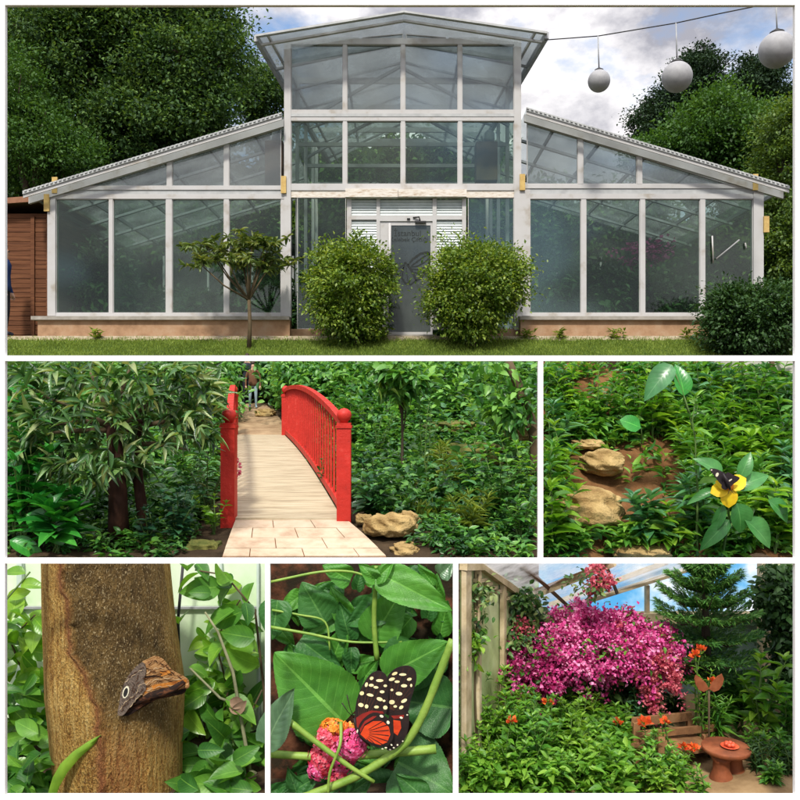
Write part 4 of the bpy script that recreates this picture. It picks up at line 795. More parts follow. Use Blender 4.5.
sp2('tall vivid green plant at the upper left edge of the bridge view', 14, 8.8, 2.0, M['big_green'], 6, 8, .30, .45, T_B, .2, 232)
sp2('lower broad leaved plant with one large oval leaf at the bottom left', 58, 8.45, .62, M['big_green'], 6, 4, .40, .5, T_H, .35, 233)
leafthing0 = None
sp2('dark blue green leafy plant left of the bridge foot', 178, 8.75, .62, M['teal_leaf'], 9, 6, .17, .6, T_H, .45, 234)
sp2('blue green seedling between the dark trunk and the bridge', 148, 8.8, .45, M['teal_leaf'], 5, 4, .15, .6, T_H, .4, 235)
sp2('narrow leaved plant drooping against the left bridge post', 208, 9.6, .85, M['olive_leaf'], 6, 7, .16, .25, T_L, .35, 236)
sp2('broad leaved plant with round leaves at the right edge of the bridge view', 500, 9.5, 1.05, M['ug2'], 7, 7, .15, .65, T_H, .4, 237)
sp2('leafy bright seedling at the bottom right of the bridge view', 448, 8.75, .32, M['ug2'], 6, 3, .17, .5, T_H, .5, 238)
sp2('leafy plant in the bottom right corner of the bridge view', 520, 9.0, .6, M['ug2'], 6, 5, .16, .6, T_H, .4, 239)
sp2('dark leafy plant right of the near red post', 372, 10.2, .8, M['teal_leaf'], 5, 5, .22, .45, T_H, .3, 240)
sp2('leafy plant climbing through the right balustrade', 330, 11.2, .8, M['ug'], 5, 7, .10, .5, T_M, .3, 241)
sp2('tall bare stemmed sapling in the shade right of the bridge', 428, 11.0, 1.5, M['ug'], 3, 6, .13, .4, T_M, .12, 242, start=.5)
sp2('second thin sapling with few leaves right of the bridge', 418, 12.0, 1.5, M['ug'], 2, 6, .13, .4, T_M, .16, 243, start=.5)
sp2('small plant beside the far left bridge post', 226, 15.5, .9, M['ug2'], 6, 6, .15, .5, T_M, .3, 244)
sp2('leafy shrub against the middle of the right balustrade', 372, 13.5, 1.35, M['ug'], 8, 8, .16, .5, T_M, .3, 245, cat='shrub')
sp2('plant with big heart shaped leaves right of the near red post', 366, 9.75, .55, M['fl2u'], 5, 3, .26, .75, T_H, .45, 261)
sp2('tall leafy plant with pale broad leaves in the middle right of the bridge view', 478, 10.4, 1.05, M['ug2'], 6, 6, .22, .5, T_B, .35, 262)
sp2('narrow strap leaved plant before the mossy ledge', 446, 10.9, .85, M['grass'], 9, 5, .34, .10, T_L, .4, 263)
sp2('lime green plant with pointed leaves below the leaning trunk', 516, 10.2, .95, M['lime'], 6, 6, .18, .4, T_M, .35, 264)
sp2('strap leaved clump between the rocks and the right edge', 470, 9.2, .5, M['grass'], 10, 4, .30, .09, T_L, .5, 265)
sp2('broad leaved sapling rising behind the right balustrade', 352, 15, 1.6, M['ug2'], 5, 8, .28, .5, T_B, .25, 266)
sp2('bright fern like plant on the slope above the mossy ledge', 490, 14.5, 1.1, M['lime'], 8, 9, .20, .25, T_L, .4, 267)
sp2('tall pointed leaved plant between the tree trunk and the left rail', 190, 11.0, 1.35, M['ug2'], 6, 8, .22, .35, T_L, .3, 268)
sp2('lime green plant at the foot of the left rail', 214, 9.15, .45, M['lime'], 6, 4, .13, .45, T_M, .5, 269)
k_ = np.random.default_rng(246); b_ = np.array([P(418, 0, 9.7)[0], 9.7, 0]); b_[2] = z2(b_[0], 9.7); n = 90
pp = b_+k_.normal(size=(n, 3))*np.array([.14, .1, 0]); dd = np.stack([k_.normal(size=n)*.5, k_.normal(size=n)*.4-.1, np.ones(n)*.9], 1)
t_ = leaves('grass_tuft', M['grass'], pp, dd, rdir(k_, n), .22+.2*k_.random(n), .07, T_L, loc=b_); tagset(t_, 'tuft of long grass blades behind the tan rock', 'grass')
k = MB(); c = P(236, 468, 9.9)
t = root('pink_flower', 'small pink flower hanging inside the left rail of the bridge', 'flower', c); rr = np.random.default_rng(5); dd = rdir(rr, 60)
M['pinkfl'] = leaf_mat('pink_petals', [(.45, .05, .10), (.75, .16, .25), (.8, .35, .4)], .3, .6, .2, 0, 5)
leaves('petals', M['pinkfl'], c+dd*np.array([.03, .03, .09]), dd, rdir(rr, 60), .05, .8, T_S, t); k.tube([c, c+[-.1, .1, -.5]], .006, 5); k.build('stem', M['stem'], t)

# ================================================================== middle right: flower bank with yellow bloom
CLIP[0] = (540.5, 840, 358, 560.5)
def y3(py): return 9.6+(562-py)/204*3.6
def G3(px, py): return P(px, py, y3(py))
def g3n(px, py): p = G3(px, py); return p+np.array([0, 0, .05*math.sin(px*.11)+.04*math.sin(py*.17+px*.05)])
k = MB(); k.grid(lambda u, v: g3n(541+u*290, 560-v*196), 50, 40); a_, b_ = G3(541, 560), G3(831, 560)
k.add([a_, b_, (b_[0], b_[1], -3.32), (a_[0], a_[1], -3.32)], [(0, 1, 2, 3)]); a2 = G3(541, 364); k.add([a_, a2, (a2[0], a2[1], -3.32), (a_[0], a_[1], -3.32)], [(0, 1, 2, 3)])
tagset(k.build('flower_bank', M['soil_red']), kind='structure')
rock('rock', 'yellow flat stone in the upper left of the flower bank', 600, 462, 54, 24, y3(470)-.08, M['rock'], 11, .85)
rock('rock', 'large flat tan stone sunk in the brown soil of the flower bank', 590, 508, 78, 40, y3(520)-.12, M['rock'], 12, .8)
rock('rock', 'tan stone at the bottom edge of the flower bank', 640, 551, 56, 14, y3(553)-.05, M['rock'], 13, .85)
rock('rock', 'small yellow stone highest on the left of the flower bank', 586, 444, 32, 12, y3(452)-.05, M['rock'], 14, .9)
rock('rock', 'pale boulder at the right edge before the low wall', 788, 400, 30, 20, y3(402), M['rock'], 15, .7)
t = root('low_wall', 'pale low wall behind the flower bank at the upper right', 'wall', G3(755, 372)); k = MB(); p0, p1 = G3(712, 388), G3(815, 388); k.box(p0[0], p1[0], p0[1]-.1, p0[1]+.1, p0[2]-.3, P(0, 359.5, p0[1])[2]); k.build('panel', mat('pale_stained_wall', [(.30, .30, .24), (.52, .52, .46)], 4, .9, .1, .2), t)
for px in (738, 768): k = MB(); x = P(px, 0, p0[1])[0]; k.box(x-.03, x+.03, p0[1]-.16, p0[1]-.104, p0[2]-.3, P(0, 360, p0[1])[2]); k.build('post', M['stem_brown'], t)
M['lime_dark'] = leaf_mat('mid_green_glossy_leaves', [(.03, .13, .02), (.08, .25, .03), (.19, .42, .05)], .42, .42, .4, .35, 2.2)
r_ = np.random.default_rng(301); n = 1050; px = r_.uniform(542, 800, n); py = 360+r_.random(n)*200
soil = ((px > 560) & (px < 690) & (py > 452) & (py < 550)); kp = ~soil | (r_.random(n) < .07); kp &= ~(((px-592)/44)**2+((py-508)/34)**2 < 1); kp &= ~((px > 558) & (px < 618) & (py > 372) & (py < 420) & (r_.random(n) < .75))
pos = np.array([g3n(a, b_) for a, b_ in zip(px[kp], py[kp])]); p, dd, up, l_ = rosettes(r_, pos, .34, 16, .18, (-.2, .9))
tagset(leaves('ground_cover', M['fl1'], p, dd, up+.4*r_.normal(size=p.shape), l_, .36, T_M), 'green ground cover over the flower bank', kind='stuff', cat='ground cover')
spots = []
for i in range(54):
    for _ in range(60):
        a, b_ = r_.uniform(548, 792), r_.uniform(385, 556)
        if (558 < a < 690 and 450 < b_ < 548) or (558 < a < 630 and b_ > 500) or (556 < a < 618 and b_ < 425): continue
        if 705 < a < 755 and b_ > 500: continue
        if all((a-c)**2+((b_-d)*1.3)**2 > 18**2 for c, d in spots): spots.append((a, b_)); break
def zone3(a, b_):
    if b_ > 528: return 'at the bottom edge of the flower bank' if a < 715 else 'below and right of the yellow bloom'
    if a > 735: return 'at the right edge beside the yellow bloom' if b_ > 450 else 'in front of the pale low wall'
    if a < 575: return 'at the left edge of the flower bank'
    if b_ < 425: return 'high on the flower bank'
    return 'around the brown soil patch' if a < 690 else 'just above the yellow bloom'
for i, (a, b_) in enumerate(spots):
    z_ = zone3(a, b_); stem_plant('leafy_plant', 'narrow leaved green plant '+z_, 'plant', g3n(a, b_), .55+.45*r_.random(), (M['fl1'], M['lime'], M['fl1'], M['fl2'])[i % 4], M['stem'], 4, 7, .23+.10*(b_ > 450)+.05*(i % 2), .27 if i % 3 else .38, T_L if i % 3 else T_M, .38, seed=310+i, group='leafy plants '+z_, smooth=True)
for i_, (a_1, b_1, h_1, ln_1, m_1, T_1, lab) in enumerate(((552, 520, .7, .30, 'fl2', T_B, 'broad pale leaved plant at the lower left edge of the flower bank'), (652, 446, .95, .30, 'lime', T_B, 'lime plant with large leaves between the stones and the tall stem'), (764, 428, .95, .34, 'fl1', T_B, 'large leaved plant in front of the low wall above the bloom'), (784, 500, .8, .34, 'fl2', T_H, 'heart leaved plant right of the yellow bloom'), (560, 410, .9, .30, 'fl1', T_B, 'large leaved plant at the upper left beside the dark gap'), (668, 556, .6, .34, 'lime', T_B, 'bright large leaved plant at the bottom beside the tall stem'), (632, 400, .9, .26, 'big_green', T_L, 'vivid long leaved plant above the lone rounded leaf'))):
    stem_plant('leafy_plant', lab, 'plant', g3n(a_1, b_1), h_1, M[m_1], M['stem'], 4, 4, ln_1, .45, T_1, .35, seed=440+i_, smooth=True)
stem_plant('leafy_plant', 'tall upright plant whose straight stem crosses the flower bank from bottom to top', 'plant', P(697, 556, 9.65), 1.9, M['fl1'], M['stem'], 1, 9, .33, .33, T_L, 0, lean=(-.02, .0), seed=401, smooth=True, r=.018)
def leafthing(name, label, cat, base, tip, wd, m, T=T_B, upv=(0, -.8, .6), stem_to=None, grp=None):
    base = np.array(base, float); tip = np.array(tip, float); t = root(name, label, cat, base if stem_to is None else stem_to, grp); d = tip-base
    leaves('blade', m, [base], [d], np.array(upv, float), np.linalg.norm(d), wd, T, t, smooth=True)
    k = MB(); k.tube([base, (base+(stem_to if stem_to is not None else base-[0, 0, .2]))/2+[.02, 0, 0], stem_to if stem_to is not None else base-[0, 0, .2]], .008, 5); k.build('stem', M['stem'], t); return t
leafthing('broad_leaf', 'large pale blue green leaf drooping at the top of the flower bank', 'leaf', P(672, 365, 10), P(646, 394, 9.8), .5, M['fl2'], stem_to=P(690, 420, 10))
leafthing('broad_leaf', 'upright vivid green leaf beside the pale drooping leaf', 'leaf', P(684, 396, 10), P(680, 362, 10), .55, M['big_green'], stem_to=P(692, 430, 10))
leafthing('broad_leaf', 'bright rounded leaf alone in the middle left of the flower bank', 'leaf', P(641, 428, 10.2), P(621, 418, 10.2), .9, M['big_green'], T_R, stem_to=P(640, 450, 10.6))
# the yellow flower
Yf = 9.35; fc = P(728, 487, Yf); t = root('yellow_flower', 'yellow five petalled flower with an orange throat under the black butterfly', 'flower', P(722, 556, 9.62)); M['yel'] = mat('yellow_petal', [(.70, .42, .01), (.85, .66, .02)], 8, .5, .3); M['org'] = mat('orange_throat', [(.55, .14, .01), (.75, .28, .02)], 12, .6, .2)
M['yel'].node_tree.nodes['Principled BSDF'].inputs['Subsurface Weight'].default_value = .0
pet = [(-17, 5, 16), (-12, -6, 12), (1, 20, 18), (17, -9, 16), (6, -3, 10)]
for dx, dy, ln in pet[:4]:
    tip = fc+np.array([dx, 0, -dy])/800*Yf+np.array([0, -.03, 0])
    leaves('petal', M['yel'], [fc], [tip-fc], (0, -1, .35), np.linalg.norm(tip-fc)*1.05, .85 if abs(dy) > 10 else .8, T_R, t, smooth=True)
k = MB(); k.lathe2(fc+[0, .01, 0], [(0, .01), (.03, .045), (.05, .055), (.058, .03), (.05, .01)], 14, (0, -1, .3)); k.build('throat', M['org'], t)
k = MB(); k.tube([fc+[0, .02, -.02], P(729, 520, 9.5), P(722, 556, 9.62)], [.012, .014, .018], 6); k.build('stem', M['stem'], t)
M['serr'] = leaf_mat('toothed_leaves', [(.03, .16, .04), (.06, .25, .06), (.12, .34, .10)], .3, .35, .5, .35, 2)
lf = []
for bx, by, tx, ty, w in ((737, 503, 746, 534, .8), (768, 500, 795, 520, .6), (724, 505, 712, 535, .35), (735, 490, 770, 470, .5), (716, 490, 688, 500, .3), (740, 478, 752, 452, .5), (730, 520, 700, 548, .4), (745, 520, 780, 545, .6), (722, 475, 700, 455, .5)):
    a, b_ = P(bx, by, Yf+.08), P(tx, ty, Yf+.02); leaves('leaf', M['serr'], [a], [b_-a], (0, -.8, .6), np.linalg.norm(b_-a), w, T_B, t, smooth=True)
# black butterfly on the yellow flower
M['wingblk'] = mat('black_wing', [(.008, .006, .008), (.03, .018, .022)], 14, .55, .4, .1, 40, stretch=(3, 1, 1)); M['cream'] = mat('cream_wing_spots', [(.62, .58, .42), (.80, .76, .58)], 20, .7, .2)
def wing(name, pts, Y, off, sc, m, parent, spots=(), extra=(), tilt=None, th=.006):
    """pts in photo pixels, off/sc map them; spots (x, y, rx, ry, rot, slot); a thin plate with markings a hair proud"""
    def Q(p, dy=0):
        x, y = off[0]+p[0]*sc, off[1]+p[1]*sc; yy = Y+(tilt(x, y) if tilt else 0); v = P(x, y, yy); return v+np.array([0, dy, 0])
    k = MB(); c = np.mean(pts, 0); sm = []
    P_ = [np.array(p, float) for p in pts]; n = len(P_)
    for i in range(n):                  # rounded outline
        p0, p1, p2, p3 = P_[i-1], P_[i], P_[(i+1) % n], P_[(i+2) % n]
        for t_ in (0, .33, .66): sm.append(.5*((2*p1)+(-p0+p2)*t_+(2*p0-5*p1+4*p2-p3)*t_*t_+(-p0+3*p1-3*p2+p3)*t_**3))
    m_ = len(sm); vs = [Q(p) for p in sm]+[Q(p, th) for p in sm]
    rings = [[Q(c+(p-c)*f) for p in sm] for f in (1, .66, .33)]
    vs = rings[0]+rings[1]+rings[2]+[Q(c)]+[Q(p, th) for p in sm]+[Q(c, th)]; fs = []
    for i in range(m_):
        j = (i+1) % m_; fs += [(i, j, m_+j, m_+i), (m_+i, m_+j, 2*m_+j, 2*m_+i), (2*m_+i, 2*m_+j, 3*m_), (3*m_+1+j, 3*m_+1+i, 4*m_+1), (i, 3*m_+1+i, 3*m_+1+j, j)]
    k.add(vs, fs)
    for slot, poly, lift in extra: k.mi = slot; k.add([Q(p, -lift) for p in poly], [tuple(range(len(poly)))])
    for x, y, rx, ry, ro, slot in spots:
        k.mi = slot; a = np.arange(10)*.628; q = [(x+rx*math.cos(b_)*math.cos(ro)-ry*math.sin(b_)*math.sin(ro), y+rx*math.cos(b_)*math.sin(ro)+ry*math.sin(b_)*math.cos(ro)) for b_ in a]; k.add([Q(p, -.004) for p in q], [tuple(range(10))])
    return k.build(name, m, parent)
ob, sb = (690, 460), .1125
bf = root('butterfly', 'black butterfly with small white wing spots on the yellow flower', 'butterfly', P(727, 487, Yf-.08))
wing('forewing', [(175, 80), (215, 75), (270, 95), (330, 130), (350, 170), (330, 215), (290, 225), (245, 180), (205, 125)], Yf-.10, ob, sb, [M['wingblk'], M['cream']], bf, [(240, 130, 13, 20, .4, 1), (190, 88, 8, 6, 0, 1)], tilt=lambda x, y: -(x-727)*.002)
wing('forewing', [(330, 110), (380, 130), (440, 155), (425, 185), (385, 215), (345, 250), (310, 265), (280, 240), (300, 180)], Yf-.12, ob, sb, [M['wingblk'], M['cream']], bf, [(355, 180, 22, 7, -.6, 1)], tilt=lambda x, y: (x-727)*.002)
k = MB(); k.tube([P(723, 474, Yf-.14), P(727, 481, Yf-.15), P(730, 489, Yf-.14)], [.012, .02, .014], 8); k.build('body', M['wingblk'], bf)
for s in (-1, 1): k = MB(); k.tube([P(730, 489, Yf-.14), P(731+s*3, 494, Yf-.16)], .003, 4); k.build('antenna', M['wingblk'], bf)

# ================================================================== bottom left: owl butterfly on the tree trunk
CLIP[0] = (-60, 267.3, 561.5, 900)
def zlim(y): return -.2017*y
M['trunk4'], t4, b4 = new_mat('golden_brown_speckled_bark')
def build_trunk_mat():
    t = t4; b = b4; tc_ = N(t, 'ShaderNodeTexCoord'); sp = N(t, 'ShaderNodeSeparateXYZ'); t.links.new(tc_.outputs['Object'], sp.inputs[0])
    def nz(sc, st, det=6, ro=.6):
        m_ = N(t, 'ShaderNodeMapping'); m_.inputs['Scale'].default_value = st; t.links.new(tc_.outputs['Object'], m_.inputs['Vector']); n = N(t, 'ShaderNodeTexNoise', Scale=sc, Detail=det, Roughness=ro); t.links.new(m_.outputs[0], n.inputs['Vector']); return n.outputs['Fac']
    def mth(op, a, b_=0., c_=0.):
        n = N(t, 'ShaderNodeMath', operation=op)
        for i, q in enumerate((a, b_, c_)):
            if isinstance(q, (int, float)): n.inputs[i].default_value = q
            else: t.links.new(q, n.inputs[i])
        return n.outputs[0]
    streak = nz(7, (3, 3, .28)); fine = nz(26, (2, 2, .35)); grit = nz(60, (1.4, 1.4, .6), 3); r = ramp(t, [(.36, (.10, .036, .010)), (.44, (.28, .14, .03)), (.50, (.44, .26, .065)), (.58, (.57, .38, .12)), (.68, (.62, .47, .20))], mth('ADD', mth('ADD', mth('MULTIPLY', streak, .36), mth('MULTIPLY', fine, .40)), mth('MULTIPLY', grit, .24)))
    dk = ramp(t, [(.35, (.07, .042, .014)), (.6, (.16, .10, .033)), (.8, (.26, .17, .06))], nz(10, (1.6, 1.6, .7)))
    spk = ramp(t, [(.575, (0, 0, 0)), (.64, (.8, .8, .8))], nz(62, (1.4, 1.4, .7), 3)); m1 = N(t, 'ShaderNodeMix', data_type='RGBA'); t.links.new(spk.outputs[0], m1.inputs['Factor']); t.links.new(dk.outputs[0], m1.inputs['A']); m1.inputs['B'].default_value = (.46, .36, .19, 1)
    # dark speckled patch: pigment stored on the bark itself
    at_ = N(t, 'ShaderNodeAttribute', attribute_name='patch'); sm_ = N(t, 'ShaderNodeAttribute', attribute_name='peel'); spk2 = mth('MULTIPLY', spk.outputs[0], .45); mg = N(t, 'ShaderNodeMix', data_type='RGBA'); t.links.new(spk2, mg.inputs['Factor']); t.links.new(r.outputs[0], mg.inputs['A']); mg.inputs['B'].default_value = (.55, .42, .20, 1); mr2 = N(t, 'ShaderNodeMix', data_type='RGBA'); t.links.new(sm_.outputs['Fac'], mr2.inputs['Factor']); t.links.new(mg.outputs['Result'], mr2.inputs['A']); mr2.inputs['B'].default_value = (.26, .085, .035, 1); n_ = N(t, 'ShaderNodeClamp'); t.links.new(mth('ADD', at_.outputs['Fac'], mth('MULTIPLY', mth('SUBTRACT', nz(14, (1, 1, .6)), .5), .5)), n_.inputs[0])
    m2 = N(t, 'ShaderNodeMix', data_type='RGBA'); t.links.new(n_.outputs[0], m2.inputs['Factor']); t.links.new(mr2.outputs['Result'], m2.inputs['A']); t.links.new(m1.outputs['Result'], m2.inputs['B']); t.links.new(m2.outputs['Result'], b.inputs['Base Color'])
    b.inputs['Roughness'].default_value = .85; b.inputs['Specular IOR Level'].default_value = .2
    bp = N(t, 'ShaderNodeBump', Strength=.95, Distance=.05); t.links.new(mth('ADD', mth('ADD', mth('ADD', streak, grit), mth('MULTIPLY', fine, 1.1)), mth('MULTIPLY', n_.outputs[0], .12)), bp.inputs['Height']); t.links.new(bp.outputs[0], b.inputs['Normal'])
build_trunk_mat()
Y4 = 6.98; t = root('bark_tree', 'thick golden brown tree trunk with a dark speckled patch and the owl butterfly on it', 'tree', (P(121, 0, Y4)[0], Y4, -3.32))
def trk(u, v):
    z = -3.32+v*2.05; py = 400-800*z/Y4; cxp = np.interp(py, [555, 690, 800], [106, 116, 121]); rp = np.interp(py, [555, 640, 690, 740, 800], [61, 64.5, 67.5, 64, 61])
    a = u*2*math.pi; r = rp/800*Y4*.985*(1+.012*math.sin(3*a+z*4)+.008*math.sin(9*a+z*2)); x = (cxp-400)/800*Y4+r*math.sin(a); y = Y4-r*math.cos(a)
    return np.array([x, y, min(z, zlim(y)+.02)])
SEAM = [(555, 60), (568, 62), (590, 64), (604, 69), (618, 72), (626, 70), (640, 71), (655, 74), (672, 84), (690, 92), (705, 97), (720, 100), (745, 101), (770, 103), (800, 102)]
def seam(py): return np.interp(py, [q[0] for q in SEAM], [q[1] for q in SEAM])+1.1*math.sin(py*.17)+.6*math.sin(py*.41+1)
def seam2(py): return 149+1.4*math.sin(py*.15)+.6*math.sin(py*.37)
pat = []; peel = []
def trk2(u, v):
    p = trk(u, v); px, py = 400+800*p[0]/p[1], 400-800*p[2]/p[1]; y0_ = p[1]
    if math.cos(u*2*math.pi) > .1:
        w = 2.1+.8*math.sin(py*.13); h_ = .026*math.exp(-((px-seam(py))/w)**2)*(1+.25*math.sin(py*.29))+(.022*math.exp(-((px-seam2(py))/1.5)**2) if py > 722 else 0)+.045*math.exp(-((px-74)**2+(py-621)**2)/22.)
        p = p+np.array([0, -h_, 0]); m_ = 1/(1+math.exp(-(px-seam(py)-2)/1.6)); m_ *= 1/(1+math.exp(-(166+.06*(py-560)-px)/5)); m_ *= 1/(1+math.exp(-(728-py+.25*(px-110))/9)); pat.append(m_); peel.append(min(.8, .8*math.exp(-((px-seam(py)+1.5)/4.5)**2)+.5*math.exp(-((px-122)/22)**2)/(1+math.exp(-(py-728)/8))))
    else: pat.append(0.); peel.append(0.)
    return p
k = MB(); k.grid(trk2, 300, 220); tr_ = k.build('trunk', M['trunk4'], t)
ca = tr_.data.attributes.new('patch', 'FLOAT', 'POINT'); ca.data.foreach_set('value', pat); ca = tr_.data.attributes.new('peel', 'FLOAT', 'POINT'); ca.data.foreach_set('value', peel)
# owl butterfly
def wavy(name, cols, sc, st, rot, rough=.85):
    m, t, b = new_mat(name); tc_ = N(t, 'ShaderNodeTexCoord'); mp_ = N(t, 'ShaderNodeMapping'); mp_.inputs['Rotation'].default_value = (0, rot, 0); t.links.new(tc_.outputs['Object'], mp_.inputs['Vector'])
    mp2 = N(t, 'ShaderNodeMapping'); mp2.inputs['Scale'].default_value = (1, 1, st); t.links.new(mp_.outputs[0], mp2.inputs['Vector'])
    n = N(t, 'ShaderNodeTexNoise', Scale=sc, Detail=8, Roughness=.68, Distortion=.6); t.links.new(mp2.outputs[0], n.inputs['Vector']); k_ = len(cols); r = ramp(t, [(.34+.34*i/(k_-1), c) for i, c in enumerate(cols)], n.outputs['Fac']); t.links.new(r.outputs[0], b.inputs['Base Color']); b.inputs['Roughness'].default_value = rough; b.inputs['Specular IOR Level'].default_value = .15
    bp = N(t, 'ShaderNodeBump', Strength=.4, Distance=.01); t.links.new(n.outputs['Fac'], bp.inputs['Height']); t.links.new(bp.outputs[0], b.inputs['Normal']); return m
M['owl_grey'] = wavy('grey_brown_wing', [(.02, .014, .012), (.07, .052, .042), (.17, .13, .10), (.045, .033, .027), (.24, .19, .14)], 11, 4.5, -.75); M['owl_tan'] = wavy('tan_banded_wing', [(.05, .02, .010), (.20, .09, .03), (.42, .24, .10), (.14, .055, .02), (.46, .28, .13)], 9, 3.8, .35); M['owl_orange'] = wavy('orange_wing_band', [(.20, .06, .015), (.48, .18, .03), (.58, .27, .07)], 16, 2, .35); M['owl_dark'] = wavy('dark_wing_underside', [(.006, .005, .004), (.02, .010, .007), (.12, .045, .018)], 14, 3, .2)
oo, so = (90, 640), .1625; til = lambda x, y: max(0, x-150)*.0035
ow = root('owl_butterfly', 'brown owl butterfly with a ringed eye spot resting sideways on the thick trunk', 'butterfly', P(150, 697, 6.40))
wing('shaded_lower_wing', [(200, 458), (300, 368), (400, 318), (480, 305), (580, 290), (586, 322), (545, 338), (500, 340), (455, 356), (400, 362), (365, 392), (330, 404), (290, 432), (240, 464)], 6.445, oo, so, [M['owl_dark']], ow, tilt=til, th=.008)  # lower wing with its shadowed underside put into near-black colour
wing('forewing', [(310, 150), (355, 118), (400, 100), (450, 120), (510, 190), (600, 240), (596, 290), (480, 318), (400, 322), (330, 350), (300, 260)], 6.42, oo, so, [M['owl_tan'], M['owl_orange'], M['cream'], M['owl_dark']], ow,
     extra=[(1, [(340, 300), (400, 272), (470, 262), (596, 238), (596, 262), (480, 290), (400, 300), (335, 330)], .005), (1, [(430, 190), (490, 185), (500, 205), (440, 222)], .005), (3, [(335, 222), (400, 214), (450, 226), (450, 232), (400, 222), (335, 232)], .006)], tilt=til, th=.008)
wing('hindwing', [(170, 458), (182, 380), (196, 300), (250, 200), (322, 138), (345, 190), (330, 250), (345, 300), (300, 352), (240, 420), (205, 462)], 6.405, oo, so, [M['owl_grey'], M['cream'], M['black']], ow, [(221, 320, 19, 40, .28, 1)], extra=[(2, [(221+12*math.cos(a)*.96-29*math.sin(a)*.28, 320+12*math.cos(a)*.28+29*math.sin(a)*.96) for a in np.arange(14)*.4488], .008)], tilt=til, th=.008)
def lines(name, paths, Y, m, wpx, dy):
    k = MB()
    for pts in paths:
        q = [np.array(p, float) for p in pts]; s_ = []
        for i in range(len(q)-1):
            for j in range(8): f = j/8; s_.append(q[i]*(1-f)+q[i+1]*f)
        s_.append(q[-1]); s_ = [p+np.array([3.2*math.sin(i*1.9+len(pts)), 3.6*math.sin(i*1.3)]) for i, p in enumerate(s_)]; L_, R_ = [], []
        for i, p in enumerate(s_):
            dd = s_[min(i+1, len(s_)-1)]-s_[max(i-1, 0)]; dd /= np.linalg.norm(dd); nn = np.array([-dd[1], dd[0]])*wpx*(.6+.4*math.sin(i*.9)); L_.append(p+nn); R_.append(p-nn)
        def Q(p): x, y = oo[0]+p[0]*so, oo[1]+p[1]*so; return P(x, y, Y+til(x, y)-dy)
        m_ = len(L_); k.add([Q(p) for p in L_]+[Q(p) for p in R_], [(i, i+1, m_+i+1, m_+i) for i in range(m_-1)])
    return k.build(name, m, ow)
M['owl_line'] = mat('dark_brown_line', [(.03, .012, .006), (.08, .035, .018)], 20, .8, .1); M['owl_pale'] = mat('pale_buff_line', [(.40, .28, .15), (.55, .42, .26)], 20, .8, .1)
lines('dark_markings', [[(340, 165), (390, 200), (450, 190), (505, 215)], [(345, 285), (420, 255), (500, 250), (590, 262)], [(335, 240), (400, 232), (440, 205)], [(360, 150), (400, 130), (450, 150)], [(470, 160), (500, 200), (560, 235)]], 6.42, M['owl_line'], 3.2, .008)
lines('pale_markings', [[(345, 205), (400, 175), (450, 170)], [(335, 275), (400, 245), (480, 235), (560, 245)], [(345, 312), (420, 290), (500, 280), (585, 285)]], 6.42, M['owl_pale'], 2.4, .009)
lines('dark_markings', [[(190, 440), (225, 400), (270, 350), (330, 300)], [(235, 230), (275, 205), (325, 165)], [(265, 330), (290, 270), (335, 230)], [(200, 410), (240, 370), (262, 300), (300, 215)]], 6.405, M['owl_line'], 2.6, .008)
lines('pale_markings', [[(182, 430), (215, 385), (262, 345)], [(215, 260), (262, 222), (318, 182)], [(285, 330), (305, 280), (338, 262)], [(245, 415), (285, 365), (320, 330)]], 6.405, M['owl_pale'], 1.6, .009)
k = MB(); k.tube([P(184, 682, 6.50), P(172, 690, 6.44), P(150, 696, 6.43), P(130, 706, 6.44)], [.02, .03, .035, .01], 10); k.build('body', M['owl_dark'], ow)
k = MB(); k.lathe2(P(187, 686, 6.52), [(-.02, .008), (-.01, .02), (.01, .02), (.02, .008)], 10); k.build('head', M['owl_tan'], ow)
# glasshouse wall behind the trunk
t = root('glass_wall', 'pale green glasshouse wall behind the thick trunk', 'wall', (-2.6, 8.05, -3.32)); k = MB(); k.box(-4.3, P(267, 0, 8.05)[0], 8.05, 8.08, -3.32, zlim(8.05)); k.build('glazing', mat('bright_green_white_glazing', [(.36, .56, .26), (.60, .74, .50), (.76, .82, .70)], 1.6, .4, .5, .05), t)
for px, w in ((20, 5), (221, 2.2), (258, 2.2)): k = MB(); x = P(px, 0, 8)[0]; k.box(x-w/200, x+w/200, 7.98, 8.045, -3.32, zlim(8.0)); k.build('post', mat('pale_green_post', [(.45, .55, .48), (.6, .7, .62)], 4), t)
k = MB(); k.box(-4.3, P(267, 0, 8.05)[0], 8.0, 8.04, P(0, 608, 8)[2]-.01, P(0, 607, 8)[2]); k.build('rail', M['galv'], t)
def bough(name, label, base, pts, m, n, ln, wd, T, seed, r=.014, grp=None, spread=.16):
    """a branching shoot through the given points with n leaves along it"""
    rg = np.random.default_rng(seed); t = root(name, label, 'plant', base, grp); k = MB(); al = [np.array(base, float)]+[np.array(p, float) for p in pts]; k.tube(al, [r*(1-.6*i/len(al)) for i in range(len(al))], 6); k.build('stem', M['stem_brown' if seed % 2 else 'stem'], t)
    ps, ds = [], []
    for i in range(n):
        f = rg.random()*(len(al)-1.001); i0 = max(0, int(f)); q = al[i0]*(1-(f-i0))+al[min(i0+1, len(al)-1)]*(f-i0); a = rg.random()*6.283; q = q+rg.normal(size=3)*spread
        ps.append(q); ds.append((math.cos(a), .5*math.sin(a)-.15, rg.normal()*.45-.05))
    leaves('foliage', m, ps, ds, np.array([0, -.75, .75])+.45*rg.normal(size=(n, 3)), ln*(.65+.6*rg.random(n)), wd, T, t, smooth=True); return t
G4 = lambda px, Y: np.array([P(px, 0, Y)[0], Y, -3.32])
